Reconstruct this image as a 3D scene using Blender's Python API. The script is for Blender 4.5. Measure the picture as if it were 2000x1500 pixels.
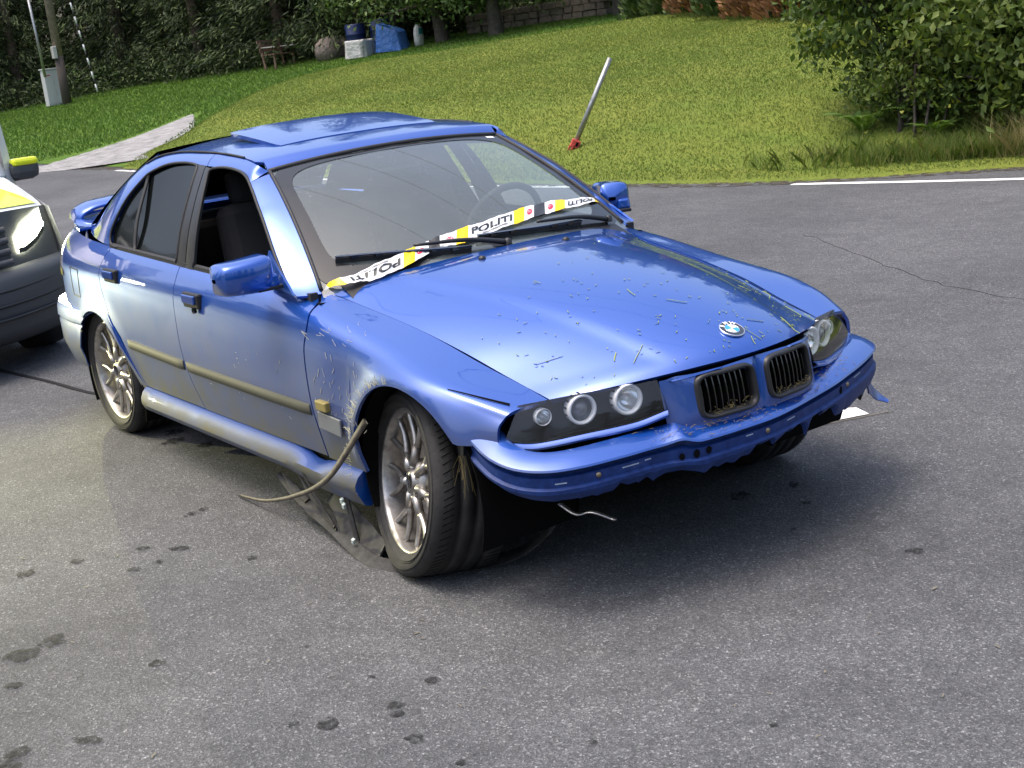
import bpy, math, random
import numpy as np
from mathutils import Vector, Matrix, Euler

random.seed(7)
rng = np.random.default_rng(7)
R = math.radians
scene = bpy.context.scene
for o in list(bpy.data.objects):
    bpy.data.objects.remove(o)
col = scene.collection

# ------------------------------------------------------------------ camera, sky, sun, exposure
cd = bpy.data.cameras.new('camera')
cam = bpy.data.objects.new('camera', cd)
col.objects.link(cam)
cam.location = (3.61577, -2.90981, 1.70646)
cam.rotation_euler = (R(75.1868), R(6.01618), R(53.40875))
cd.sensor_width = 36.0
cd.sensor_fit = 'HORIZONTAL'
cd.lens = 47.93
cd.clip_start = 0.05
cd.clip_end = 1500
scene.camera = cam

SUN_EL, SUN_AZ = R(72), R(245)       # direction towards the sun, azimuth from +X
sun_dir = Vector((math.cos(SUN_EL) * math.cos(SUN_AZ), math.cos(SUN_EL) * math.sin(SUN_AZ), math.sin(SUN_EL)))
world = bpy.data.worlds.new('World')
scene.world = world
world.use_nodes = True
wn = world.node_tree
bg = wn.nodes['Background']
sky = wn.nodes.new('ShaderNodeTexSky')
sky.sky_type = 'NISHITA'
sky.sun_disc = False
sky.sun_elevation = SUN_EL
sky.sun_rotation = math.pi / 2 - SUN_AZ
sky.air_density = 1.0
sky.dust_density = 6.0
sky.ozone_density = 1.2
wn.links.new(sky.outputs[0], bg.inputs[0])
bg.inputs[1].default_value = 0.15
sl = bpy.data.lights.new('sun', 'SUN')
sl.energy = 0.5
sl.angle = R(24)
sl.color = (1.0, 0.96, 0.90)
sun = bpy.data.objects.new('sun', sl)
col.objects.link(sun)
sun.rotation_euler = (-sun_dir).to_track_quat('-Z', 'Y').to_euler()
sun.location = (0, 0, 30)

scene.view_settings.view_transform = 'Standard'
scene.view_settings.look = 'None'
scene.view_settings.gamma = 1.0
scene.view_settings.use_curve_mapping = False
scene.view_settings.exposure = 1.24
scene.render.engine = 'CYCLES'
scene.cycles.use_denoising = True
scene.cycles.max_bounces = 8
scene.cycles.transparent_max_bounces = 16
scene.cycles.sample_clamp_indirect = 6.0

# ------------------------------------------------------------------ helpers
def pchip(x, y):
    x = np.asarray(x, float); y = np.asarray(y, float)
    h = np.diff(x); d = np.diff(y) / h
    m = np.zeros(len(x))
    for i in range(1, len(x) - 1):
        if d[i-1] * d[i] > 0:
            w1 = 2 * h[i] + h[i-1]; w2 = h[i] + 2 * h[i-1]
            m[i] = (w1 + w2) / (w1 / d[i-1] + w2 / d[i])
    m[0] = d[0]; m[-1] = d[-1]
    def f(q):
        q = np.clip(np.asarray(q, float), x[0], x[-1])
        i = np.clip(np.searchsorted(x, q, side='right') - 1, 0, len(x) - 2)
        t = (q - x[i]) / h[i]
        return ((2*t**3-3*t**2+1)*y[i] + (t**3-2*t**2+t)*h[i]*m[i] + (-2*t**3+3*t**2)*y[i+1] + (t**3-t**2)*h[i]*m[i+1])
    return f

def spline(pts, n):
    """n points along a Catmull-Rom curve through pts (any dimension), even in length"""
    P = np.asarray(pts, float)
    if len(P) == 2:
        return P[0] + (P[1] - P[0]) * np.linspace(0, 1, n)[:, None]
    E = np.vstack([2*P[0]-P[1], P, 2*P[-1]-P[-2]])
    out = []
    for i in range(1, len(E) - 2):
        t = np.linspace(0, 1, 24, endpoint=False)[:, None]
        a, b, c, d = E[i-1], E[i], E[i+1], E[i+2]
        out.append(.5*((2*b)+(-a+c)*t+(2*a-5*b+4*c-d)*t**2+(-a+3*b-3*c+d)*t**3))
    out.append(P[-1:])
    Q = np.vstack(out)
    s = np.r_[0, np.cumsum(np.linalg.norm(np.diff(Q, axis=0), axis=1))]
    q = np.linspace(0, s[-1], n)
    return np.column_stack([np.interp(q, s, Q[:, k]) for k in range(Q.shape[1])])

def sm(a, b, x):
    t = np.clip((np.asarray(x, float) - a) / (b - a), 0, 1)
    return t*t*(3-2*t)

def link(o, parent=None):
    col.objects.link(o)
    if parent is not None:
        o.parent = parent
    return o

def mk(name, verts, faces, mat, parent=None, smooth=True, solid=0.0, bevel=0.0, offset=-1.0, sub=0):
    me = bpy.data.meshes.new(name)
    me.from_pydata([tuple(map(float, v)) for v in verts], [], [tuple(int(i) for i in f) for f in faces])
    me.validate()
    if smooth and len(me.polygons):
        me.polygons.foreach_set('use_smooth', [True]*len(me.polygons))
    if mat is not None:
        me.materials.append(mat)
    o = bpy.data.objects.new(name, me)
    link(o, parent)
    if solid:
        m = o.modifiers.new('Solidify', 'SOLIDIFY'); m.thickness = solid; m.offset = offset
        if smooth: m = o.modifiers.new('EdgeSplit', 'EDGE_SPLIT'); m.split_angle = R(38)
    if bevel:
        m = o.modifiers.new('Bevel', 'BEVEL'); m.width = bevel; m.segments = 2; m.limit_method = 'ANGLE'; m.angle_limit = R(35)
    if sub:
        m = o.modifiers.new('Subsurf', 'SUBSURF'); m.levels = sub; m.render_levels = sub
    return o

def gridfaces(nu, nv, cu=False, cv=False, flip=False, base=0):
    F = []
    for i in range(nu if cu else nu-1):
        for j in range(nv if cv else nv-1):
            a = i*nv+j; b = ((i+1) % nu)*nv+j; c = ((i+1) % nu)*nv+(j+1) % nv; d = i*nv+(j+1) % nv
            f = (a, b, c, d)
            F.append(tuple(base+k for k in (f[::-1] if flip else f)))
    return F

def grid(name, P, mat, parent=None, flip=False, cu=False, cv=False, **k):
    P = np.asarray(P, float)
    nu, nv = P.shape[:2]
    if k.pop('face_out', False) or (k.get('solid') and k.pop('orient', True)):
        # thicken inwards: make the faces look away from the car's core
        c = (P[:-1, :-1]+P[1:, 1:])/2; n_ = np.cross(P[1:, 1:]-P[:-1, :-1], P[:-1, 1:]-P[1:, :-1])
        m_ = c.reshape(-1, 3); ref = np.stack([np.clip(m_[:, 0], -2.6, .0), 0*m_[:, 0], 0*m_[:, 0]+.5], 1)
        flip = float(((m_-ref)*n_.reshape(-1, 3)).sum()) < 0
    k.pop('orient', None)
    return mk(name, P.reshape(-1, 3), gridfaces(nu, nv, cu, cv, flip), mat, parent, **k)

def fast(name, V, F, mat, parent=None, smooth=False):
    """V (n,3), F (m,k) index arrays with one k"""
    V = np.asarray(V, np.float32); F = np.asarray(F, np.int32)
    me = bpy.data.meshes.new(name); k = F.shape[1]
    me.vertices.add(len(V)); me.vertices.foreach_set('co', V.ravel())
    me.loops.add(F.size); me.loops.foreach_set('vertex_index', F.ravel())
    me.polygons.add(len(F)); me.polygons.foreach_set('loop_start', np.arange(0, F.size, k, dtype=np.int32))
    me.polygons.foreach_set('loop_total', np.full(len(F), k, np.int32))
    if smooth: me.polygons.foreach_set('use_smooth', np.ones(len(F), bool))
    me.update(calc_edges=True)
    me.materials.append(mat)
    return link(bpy.data.objects.new(name, me), parent)

class MB:
    """collects shapes into one mesh"""
    def __init__(s): s.v = []; s.f = []
    def add(s, V, F):
        b = len(s.v); s.v += [tuple(map(float, q)) for q in V]; s.f += [tuple(b+i for i in f) for f in F]; return s
    def box(s, c, d, rot=None, taper=1.0):
        M = Euler(rot).to_matrix() if rot else Matrix.Identity(3)
        V = []
        for z in (-.5, .5):
            k = taper if z > 0 else 1
            for x, y in ((-.5, -.5), (.5, -.5), (.5, .5), (-.5, .5)):
                V.append(Vector(c) + M @ Vector((x*d[0]*k, y*d[1]*k, z*d[2])))
        return s.add(V, [(3, 2, 1, 0), (4, 5, 6, 7), (0, 1, 5, 4), (1, 2, 6, 5), (2, 3, 7, 6), (3, 0, 4, 7)])
    def tube(s, pts, r, n=8, cap=True):
        P = np.asarray(pts, float); m = len(P)
        rr = np.full(m, r) if np.isscalar(r) else np.asarray(r, float)
        V = []
        up = None
        for i in range(m):
            t = P[min(i+1, m-1)] - P[max(i-1, 0)]
            t = t/(np.linalg.norm(t)+1e-12)
            if up is None:
                a = np.array([0, 0, 1.]) if abs(t[2]) < .9 else np.array([1., 0, 0])
                up = np.cross(t, a)
            up = up - t*np.dot(up, t); up /= np.linalg.norm(up)+1e-12
            w = np.cross(t, up)
            for k in range(n):
                a = 2*math.pi*k/n
                V.append(P[i] + rr[i]*(math.cos(a)*up+math.sin(a)*w))
        F = gridfaces(m, n, cv=True)
        if cap:
            F += [tuple(range(n)), tuple((m-1)*n+k for k in reversed(range(n)))]
        return s.add(V, F)
    def ribbon(s, pts, w, nrm, th=0.003):
        P = np.asarray(pts, float); m = len(P)
        W = np.full(m, w) if np.isscalar(w) else np.asarray(w, float)
        N = np.asarray(nrm, float)
        V = []
        for i in range(m):
            t = P[min(i+1, m-1)] - P[max(i-1, 0)]; t = t/np.linalg.norm(t)
            n_ = N if N.ndim == 1 else N[i]
            b = np.cross(t, n_); b /= np.linalg.norm(b)+1e-12
            n2 = np.cross(b, t)
            V += [P[i]-b*W[i]/2-n2*th/2, P[i]+b*W[i]/2-n2*th/2, P[i]+b*W[i]/2+n2*th/2, P[i]-b*W[i]/2+n2*th/2]
        F = gridfaces(m, 4, cv=True) + [(3, 2, 1, 0), tuple((m-1)*4+k for k in range(4))]
        return s.add(V, F)
    def lathe(s, prof, n=48, axis='y', c=(0, 0, 0)):
        """prof: (radius, height) along axis"""
        V = []
        for k in range(n):
            a = 2*math.pi*k/n; ca, sa = math.cos(a), math.sin(a)
            for r, h in prof:
                p = {'y': (r*ca, h, r*sa), 'z': (r*ca, r*sa, h), 'x': (h, r*ca, r*sa)}[axis]
                V.append((p[0]+c[0], p[1]+c[1], p[2]+c[2]))
        return s.add(V, gridfaces(n, len(prof), cu=True))
    def build(s, name, mat, parent=None, **k):
        return mk(name, s.v, s.f, mat, parent, **k)

def empty(name, loc=(0, 0, 0), rot=(0, 0, 0)):
    o = bpy.data.objects.new(name, None); o.empty_display_size = .2
    o.location = loc; o.rotation_euler = rot
    return link(o)

def tag(o, label=None, cat=None, group=None, kind=None):
    if label: o['label'] = label
    if cat: o['category'] = cat
    if group: o['group'] = group
    if kind: o['kind'] = kind
    return o

def copy_tree(o, parent=None):
    c = o.copy(); link(c, parent)
    if parent is not None:
        c.matrix_parent_inverse = o.matrix_parent_inverse.copy()
    for ch in list(o.children):
        copy_tree(ch, c)
    return c

# ------------------------------------------------------------------ materials
def nodes(m):
    return m.node_tree.nodes, m.node_tree.links
def mat(name, color=(.5, .5, .5), rough=.5, metal=0.0, coat=0.0, spec=.5, trans=0.0, alpha=1.0, emit=None, es=1.0, sheen=0.0):
    m = bpy.data.materials.new(name); m.use_nodes = True
    b = m.node_tree.nodes['Principled BSDF']
    b.inputs['Base Color'].default_value = (*color, 1)
    b.inputs['Roughness'].default_value = rough
    b.inputs['Metallic'].default_value = metal
    b.inputs['Coat Weight'].default_value = coat
    b.inputs['Coat Roughness'].default_value = .05
    b.inputs['Specular IOR Level'].default_value = spec
    b.inputs['Transmission Weight'].default_value = trans
    b.inputs['Alpha'].default_value = alpha
    if emit:
        b.inputs['Emission Color'].default_value = (*emit, 1); b.inputs['Emission Strength'].default_value = es
    return m
def N(m, typ, **kw):
    n = m.node_tree.nodes.new(typ)
    for k, v in kw.items():
        if hasattr(n, k): setattr(n, k, v)
        else: n.inputs[k].default_value = v
    return n
def L(m, a, b):
    m.node_tree.links.new(a, b)
def ramp(m, stops, fac=None, interp='LINEAR'):
    n = m.node_tree.nodes.new('ShaderNodeValToRGB'); cr = n.color_ramp; cr.interpolation = interp
    while len(cr.elements) < len(stops): cr.elements.new(.5)
    for e, (p, c) in zip(cr.elements, stops):
        e.position = p; e.color = (*c, 1) if len(c) == 3 else c
    if fac is not None: L(m, fac, n.inputs[0])
    return n
def math_n(m, op, a, b=None, clamp=False):
    n = m.node_tree.nodes.new('ShaderNodeMath'); n.operation = op; n.use_clamp = clamp
    for i, q in enumerate((a, b)):
        if q is None: continue
        if isinstance(q, (int, float)): n.inputs[i].default_value = q
        else: L(m, q, n.inputs[i])
    return n.outputs[0]
def mixc(m, fac, a, b, blend='MIX'):
    n = m.node_tree.nodes.new('ShaderNodeMix'); n.data_type = 'RGBA'; n.blend_type = blend
    for i, q in ((0, fac), (6, a), (7, b)):
        if isinstance(q, (int, float)): n.inputs[i].default_value = q
        elif isinstance(q, tuple): n.inputs[i].default_value = (*q, 1) if len(q) == 3 else q
        else: L(m, q, n.inputs[i])
    return n.outputs[2]
def coord(m, which='Object'):
    return m.node_tree.nodes.new('ShaderNodeTexCoord').outputs[which]
def geo(m, which='Position'):
    return m.node_tree.nodes.new('ShaderNodeNewGeometry').outputs[which]
def noise(m, vec, scale, detail=4, rough=.55, out=0):
    n = N(m, 'ShaderNodeTexNoise'); n.inputs['Scale'].default_value = scale; n.inputs['Detail'].default_value = detail
    n.inputs['Roughness'].default_value = rough; L(m, vec, n.inputs['Vector']); return n.outputs[out]
def bump(m, h, strength=.3, dist=.01):
    n = N(m, 'ShaderNodeBump'); n.inputs['Strength'].default_value = strength; n.inputs['Distance'].default_value = dist
    L(m, h, n.inputs['Height']); return n.outputs[0]
def bsdf(m): return m.node_tree.nodes['Principled BSDF']

def paint_mat():
    m = mat('car_paint', (.01, .06, .4), .33, .55, coat=1.0)
    b = bsdf(m); P = geo(m)
    sep = N(m, 'ShaderNodeSeparateXYZ'); L(m, P, sep.inputs[0])
    n1 = noise(m, P, 7, 6, .65); n2 = noise(m, P, 60, 3)
    # road dust gathers on the lower flanks: height band broken by noise
    h = N(m, 'ShaderNodeMapRange'); h.inputs[1].default_value = .88; h.inputs[2].default_value = .30
    L(m, sep.outputs[2], h.inputs[0])
    d = math_n(m, 'MULTIPLY', h.outputs[0], math_n(m, 'ADD', math_n(m, 'MULTIPLY', n1, .9), .40))
    Nn = geo(m, 'Normal'); sn = N(m, 'ShaderNodeSeparateXYZ'); L(m, Nn, sn.inputs[0])
    side = math_n(m, 'ABSOLUTE', sn.outputs[1])
    d = math_n(m, 'MULTIPLY', d, math_n(m, 'MULTIPLY', side, 1.05), True)
    sp = ramp(m, [(.64, (0, 0, 0)), (.72, (1, 1, 1))], n2)
    d = math_n(m, 'ADD', d, math_n(m, 'MULTIPLY', sp.outputs[0], .10), True)
    base = mixc(m, d, (.004, .080, .42), (.105, .10, .060))
    L(m, base, b.inputs['Base Color'])
    L(m, math_n(m, 'SUBTRACT', .6, math_n(m, 'MULTIPLY', d, .6)), b.inputs['Metallic'])
    L(m, math_n(m, 'ADD', .30, math_n(m, 'MULTIPLY', d, .5), True), b.inputs['Roughness'])
    L(m, math_n(m, 'SUBTRACT', 1.0, math_n(m, 'MULTIPLY', d, 1.1), True), b.inputs['Coat Weight'])
    b.inputs['Coat Roughness'].default_value = .02
    b.inputs['Coat IOR'].default_value = 1.8
    L(m, bump(m, noise(m, P, 5, 3), .03, .02), b.inputs['Coat Normal'])
    return m
M_paint = paint_mat()
M_black = mat('black_plastic', (.012, .012, .013), .45)
M_gloss = mat('gloss_black', (.006, .006, .007), .12, coat=.6)
M_void = mat('dark_cavity', (.004, .004, .004), .9, spec=.1)
M_rubber = mat('rubber_seal', (.018, .018, .018), .6)
M_chrome = mat('chrome', (.75, .75, .76), .12, 1.0)
M_refl = mat('reflector', (.85, .86, .86), .18, 1.0)
M_white = mat('white_print', (.8, .8, .8), .4)
M_interior = mat('interior_trim', (.02, .021, .023), .8)
M_seat = mat('seat_cloth', (.016, .016, .018), .9)

def glass_mat(name, tint, refl=1.0, film=(.3, .32, .32), film_w=.08):
    """thin pane: mostly clear, mirror-like at grazing angles, with a diffuse film for dirt and painted-in reflection"""
    m = bpy.data.materials.new(name); m.use_nodes = True
    nd = m.node_tree.nodes; nd.remove(nd['Principled BSDF']); out = nd['Material Output']
    tr = nd.new('ShaderNodeBsdfTransparent'); tr.inputs[0].default_value = (*tint, 1)
    gl = nd.new('ShaderNodeBsdfGlossy'); gl.inputs['Roughness'].default_value = .015
    df = nd.new('ShaderNodeBsdfDiffuse'); df.inputs[0].default_value = (*film, 1)
    # thin pane: the same Schlick reflectance from either face
    vd = nd.new('ShaderNodeVectorMath'); vd.operation = 'DOT_PRODUCT'; L(m, geo(m, 'Incoming'), vd.inputs[0]); L(m, geo(m, 'Normal'), vd.inputs[1])
    cth = math_n(m, 'ABSOLUTE', vd.outputs['Value'])
    fr_ = math_n(m, 'ADD', .045, math_n(m, 'MULTIPLY', .955, math_n(m, 'POWER', math_n(m, 'SUBTRACT', 1.0, cth, True), 5.0)))
    mx = nd.new('ShaderNodeMixShader'); mx2 = nd.new('ShaderNodeMixShader')
    P = geo(m); nn = noise(m, P, 5, 5, .6); n2 = noise(m, P, 90, 2)
    sp = ramp(m, [(.66, (0, 0, 0)), (.74, (1, 1, 1))], n2)
    w = math_n(m, 'ADD', math_n(m, 'MULTIPLY', math_n(m, 'ADD', nn, 1.3), film_w*.6), math_n(m, 'MULTIPLY', sp.outputs[0], film_w*1.2), True)
    L(m, w, mx.inputs[0]); L(m, tr.outputs[0], mx.inputs[1]); L(m, df.outputs[0], mx.inputs[2])
    L(m, math_n(m, 'MULTIPLY', fr_, refl, True), mx2.inputs[0]); L(m, mx.outputs[0], mx2.inputs[1]); L(m, gl.outputs[0], mx2.inputs[2])
    L(m, mx2.outputs[0], out.inputs[0])
    return m
M_glass = glass_mat('windscreen_glass', (.80, .88, .86), 2.0, (.40, .46, .45), .17)  # windscreen film: dirt plus sky reflection painted in as pale grey-green
M_lens = glass_mat('headlight_lens', (.93, .93, .93), 1.1, (.3, .3, .3), .03)
M_tint = mat('tinted_glass', (.004, .005, .005), .05, spec=.16)
M_clear = mat('clear_plastic', (.75, .77, .78), .12, spec=.7)

def tyre_mat():
    m = mat('tyre_rubber', (.02, .02, .02), .75)
    P = coord(m); n = noise(m, P, 9, 6, .7)
    c = ramp(m, [(.35, (.010, .010, .010)), (.62, (.028, .026, .024)), (.8, (.07, .065, .055))], n)
    L(m, c.outputs[0], bsdf(m).inputs['Base Color'])
    L(m, bump(m, noise(m, P, 120, 3), .3, .004), bsdf(m).inputs['Normal'])
    return m
M_tyre = tyre_mat()
def rim_mat():
    m = mat('rim_alloy', (.45, .43, .40), .3, .9)
    P = coord(m); n = noise(m, P, 14, 6, .7)
    c = ramp(m, [(.3, (.20, .18, .16)), (.55, (.48, .46, .43)), (.8, (.62, .60, .56))], n)
    L(m, c.outputs[0], bsdf(m).inputs['Base Color'])
    r = ramp(m, [(.3, (.55,)*3), (.7, (.25,)*3)], n); L(m, r.outputs[0], bsdf(m).inputs['Roughness'])
    return m
M_rim = rim_mat()
M_brake = mat('brake_disc', (.10, .07, .055), .5, .8)

def asphalt_mat():
    m = mat('asphalt', (.1, .1, .1), .8, spec=.35)
    P = geo(m); b = bsdf(m)
    v = N(m, 'ShaderNodeTexVoronoi'); v.inputs['Scale'].default_value = 165; L(m, P, v.inputs['Vector'])
    v2 = N(m, 'ShaderNodeTexVoronoi'); v2.inputs['Scale'].default_value = 330; L(m, P, v2.inputs['Vector'])
    sc = N(m, 'ShaderNodeSeparateColor'); L(m, v.outputs['Color'], sc.inputs[0])
    sc2 = N(m, 'ShaderNodeSeparateColor'); L(m, v2.outputs['Color'], sc2.inputs[0])
    stone = ramp(m, [(0, (.034, .035, .037)), (.45, (.066, .067, .071)), (.80, (.105, .107, .111)), (.95, (.15, .152, .156)), (1, (.33, .33, .33))], sc.outputs[0])
    fine = ramp(m, [(0, (.038, .039, .041)), (.7, (.088, .090, .094)), (.96, (.17, .17, .174)), (1, (.42, .42, .42))], sc2.outputs[1])
    c = mixc(m, .45, stone.outputs[0], fine.outputs[0])
    big = noise(m, P, .55, 5, .6)
    bigr = ramp(m, [(.3, (.66, .66, .67)), (.5, (.95, .95, .95)), (.7, (1.22, 1.22, 1.20))], big)
    c = mixc(m, 1.0, c, bigr.outputs[0], 'MULTIPLY')
    med = noise(m, P, 7, 4, .7)
    medr = ramp(m, [(.3, (.82, .82, .82)), (.6, (1.05, 1.05, 1.05))], med)
    c = mixc(m, 1.0, c, medr.outputs[0], 'MULTIPLY')
    L(m, c, b.inputs['Base Color'])
    hh = math_n(m, 'ADD', v.outputs['Distance'], math_n(m, 'MULTIPLY', noise(m, P, 40, 3), .8))
    L(m, bump(m, hh, .6, .004), b.inputs['Normal'])
    return m
M_asphalt = asphalt_mat()
def line_mat():
    m = mat('road_paint', (.75, .75, .72), .6)
    P = geo(m); n = noise(m, P, 30, 5, .7)
    c = ramp(m, [(.30, (.16, .16, .16)), (.42, (.78, .78, .75))], n)
    L(m, c.outputs[0], bsdf(m).inputs['Base Color'])
    return m
M_line = line_mat()
def wet_mat():
    m = mat('damp_asphalt', (.03, .03, .03), .7, spec=.1)
    P = geo(m); n = noise(m, P, 75, 4, .7); c = ramp(m, [(.3, (.012, .012, .013)), (.6, (.032, .032, .033)), (.75, (.09, .09, .09))], n); L(m, c.outputs[0], bsdf(m).inputs['Base Color'])
    L(m, bump(m, n, .7, .006), bsdf(m).inputs['Normal'])
    n2 = noise(m, P, 38, 4, .7); a_ = ramp(m, [(.36, (0, 0, 0)), (.62, (.9, .9, .9))], n2); L(m, a_.outputs[0], bsdf(m).inputs['Alpha'])
    return m
M_wet = wet_mat()
M_tarseam = mat('tar_seam', (.02, .02, .021), .7, spec=.1)
# ------------------------------------------------------------------ ground: road, lawns, drive
edge_y = pchip([-80, -60, -40, -24.9, -8.7, -7.27, -5.31, -3.6, 0, 6, 14], [3.2, 4.2, 5.0, 5.62, 6.05, 6.28, 6.83, 7.95, 10, 13, 16])
def hbase(x, y):
    d = np.asarray(y, float)-edge_y(x)
    r = .012+.1*d+.03*np.sin(x*.35+1)*np.sin(y*.3)*sm(1, 6, d)
    return np.where(d > 0, r, .012+.35*d)
MOUND = np.array([(-19.2, 5.5), (-20.8, 6.5), (-22.0, 7.7), (-23.2, 8.7), (-24.5, 9.9), (-26.0, 12.0), (-25.5, 14.1), (-22.8, 15.8), (-20.7, 17.5), (-18.8, 18.8)])
mcurve = spline(MOUND, 160)
def mound_in(x, y):
    """signed distance-like: > 0 inside the mound's back boundary"""
    p = np.stack([np.ravel(x), np.ravel(y)], 1)
    out = np.zeros(len(p))
    for k in range(0, len(p), 4000):
        q = p[k:k+4000]
        d = np.hypot(q[:, None, 0]-mcurve[None, :, 0], q[:, None, 1]-mcurve[None, :, 1])
        i = d.argmin(1); t = mcurve[np.minimum(i+1, 159)]-mcurve[np.maximum(i-1, 0)]
        c = t[:, 0]*(q[:, 1]-mcurve[i, 1])-t[:, 1]*(q[:, 0]-mcurve[i, 0])
        out[k:k+4000] = d.min(1)*np.where(c > 0, -1, 1)
    return out.reshape(np.shape(x))
def hmound(x, y):
    d = mound_in(x, y); e = np.asarray(y, float)-edge_y(x)
    return hbase(x, y)+.012+.36*sm(-.05, 1.0, d)*sm(.3, 3, e)+.02*np.sin(x*1.3)*np.sin(y*.9+x*.4)*sm(.5, 3, e)
def h_any(x, y):
    x = np.asarray(x, float); y = np.asarray(y, float)
    inside = (mound_in(x, y) > 0) & (y > edge_y(x)) & (x > -27)
    return np.where(inside, hmound(x, y), hbase(x, y))

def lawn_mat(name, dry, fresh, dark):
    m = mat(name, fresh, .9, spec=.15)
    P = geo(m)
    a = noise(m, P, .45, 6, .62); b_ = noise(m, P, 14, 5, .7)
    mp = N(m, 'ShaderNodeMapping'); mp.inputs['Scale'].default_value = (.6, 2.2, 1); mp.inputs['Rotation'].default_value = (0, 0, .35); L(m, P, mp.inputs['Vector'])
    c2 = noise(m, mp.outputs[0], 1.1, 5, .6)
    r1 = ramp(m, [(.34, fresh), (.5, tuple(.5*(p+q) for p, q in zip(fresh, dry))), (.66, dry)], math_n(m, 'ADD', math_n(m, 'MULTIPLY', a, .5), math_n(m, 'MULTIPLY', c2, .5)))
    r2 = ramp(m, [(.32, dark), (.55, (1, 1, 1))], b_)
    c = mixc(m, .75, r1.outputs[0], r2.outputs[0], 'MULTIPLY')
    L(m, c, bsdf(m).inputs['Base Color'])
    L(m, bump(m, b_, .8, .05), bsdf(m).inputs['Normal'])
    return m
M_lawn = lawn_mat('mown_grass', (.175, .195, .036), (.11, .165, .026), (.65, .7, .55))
M_back = lawn_mat('deep_green_grass', (.10, .17, .022), (.065, .135, .018), (.5, .55, .4))  # back grass is a deeper green, mown differently from the mound
M_gravel = mat('gravel', (.3, .29, .27), .9)
_v = N(M_gravel, 'ShaderNodeTexVoronoi'); _v.inputs['Scale'].default_value = 14; L(M_gravel, geo(M_gravel), _v.inputs['Vector'])
_g = ramp(M_gravel, [(.25, (.07, .068, .065)), (.5, (.24, .235, .23)), (.8, (.40, .395, .385))], noise(M_gravel, geo(M_gravel), 3.5, 8, .75))
L(M_gravel, _g.outputs[0], bsdf(M_gravel).inputs['Base Color']); L(M_gravel, bump(M_gravel, _v.outputs['Distance'], .8, .04), bsdf(M_gravel).inputs['Normal'])

# wide ground sheet to the horizon, just under everything else
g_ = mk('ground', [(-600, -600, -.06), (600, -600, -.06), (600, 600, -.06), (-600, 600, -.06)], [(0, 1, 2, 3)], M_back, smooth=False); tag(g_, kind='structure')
xs_ = np.r_[np.linspace(-80, -26, 28), np.linspace(-25, 14, 60)]
road = grid('road', [[(x, y, 0.0) for y in (-40.0, -10.0, float(edge_y(x))-2, float(edge_y(x))+.12)] for x in xs_], M_asphalt, smooth=False)
tag(road, kind='structure')
xg = np.arange(-80, 15, .6)
bl_ = np.array([[(x, y, 0) for y in np.r_[edge_y(x)-.0+np.linspace(0, 3, 8), edge_y(x)+np.linspace(3.6, 60, 60)]] for x in xg])
bl_[..., 2] = hbase(bl_[..., 0], bl_[..., 1])
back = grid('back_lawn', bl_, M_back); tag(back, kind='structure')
# the mown mound in front
xs = np.arange(-27, 9.01, .16); ys = np.arange(5.0, 20.2, .16)
X, Y = np.meshgrid(xs, ys, indexing='ij'); D = mound_in(X, Y); E_ = Y-edge_y(X)
Z = hmound(X, Y)
ok = (D > -.15) & (E_ > -.50)
Z = np.where(E_ < 0, .022+E_*.22, Z)
V = np.stack([X, Y, Z], -1).reshape(-1, 3); idx = np.arange(X.size).reshape(X.shape)
cell = ok[:-1, :-1] & ok[1:, :-1] & ok[1:, 1:] & ok[:-1, 1:]
F = np.stack([idx[:-1, :-1], idx[1:, :-1], idx[1:, 1:], idx[:-1, 1:]], -1)[cell]
lawn = fast('lawn', V, F, M_lawn, smooth=True); tag(lawn, kind='structure')
# gravel drive curling up behind the mound
dl = spline([(-21.2, 5.2), (-22.2, 6.3), (-23.2, 7.5), (-24.3, 8.5), (-26.4, 10.0)], 70)
tg = np.gradient(dl, axis=0); tg /= np.linalg.norm(tg, axis=1)[:, None]; pn = np.stack([-tg[:, 1], tg[:, 0]], 1)
wd = np.interp(np.linspace(0, 1, 70), [0, .25, .6, 1], [2.8, 1.3, .65, .05])
Q = np.array([[np.r_[dl[i]+pn[i]*wd[i]*q*(1+.05*math.sin(i*1.7+q*3)), 0] for q in (-1, -.6, 0, .6, 1)] for i in range(70)])
Q[..., 2] = hbase(Q[..., 0], Q[..., 1])+.016
Q[..., 2] = np.maximum(Q[..., 2], .006)
tag(grid('gravel_drive', Q, M_gravel), kind='structure')
# painted markings: thin sheets on the asphalt
def mark(name, pts, z=.004):
    mk(name, [(x, y, z) for x, y in pts], [tuple(range(len(pts)))], M_line, road, smooth=False)
def dash(xa, ya, xb, yb, w=.12, n=1):
    d = np.array([xb-xa, yb-ya]); d /= np.linalg.norm(d); p = np.array([-d[1], d[0]])*w/2
    a, b = np.array([xa, ya]), np.array([xb, yb])
    mark('dash_line', [a-p, b-p, b+p, a+p])
dash(-24.6, 5.16, -21.25, 5.33); dash(-19.35, 5.47, -16.6, 5.56); dash(-14.2, 5.62, -11.6, 5.68); dash(-9.05, 5.72, -7.45, 5.98); dash(-35, 4.65, -32, 4.85)
el = spline([(-5.12, 6.60), (-3.15, 7.27), (-.5, 8.4), (3, 10.2)], 16)
t_ = np.gradient(el, axis=0); t_ /= np.linalg.norm(t_, axis=1)[:, None]; pp = np.stack([-t_[:, 1], t_[:, 0]], 1)
grid('edge_line', [[(*(el[i]-pp[i]*.055), .004), (*(el[i]+pp[i]*.055), .004)] for i in range(16)], M_line, road, smooth=False)
mark('arrow_mark', [(-.15, 1.14), (.0, 1.22), (.05, 1.36), (-.05, 1.40), (-.19, 1.26)])
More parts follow.
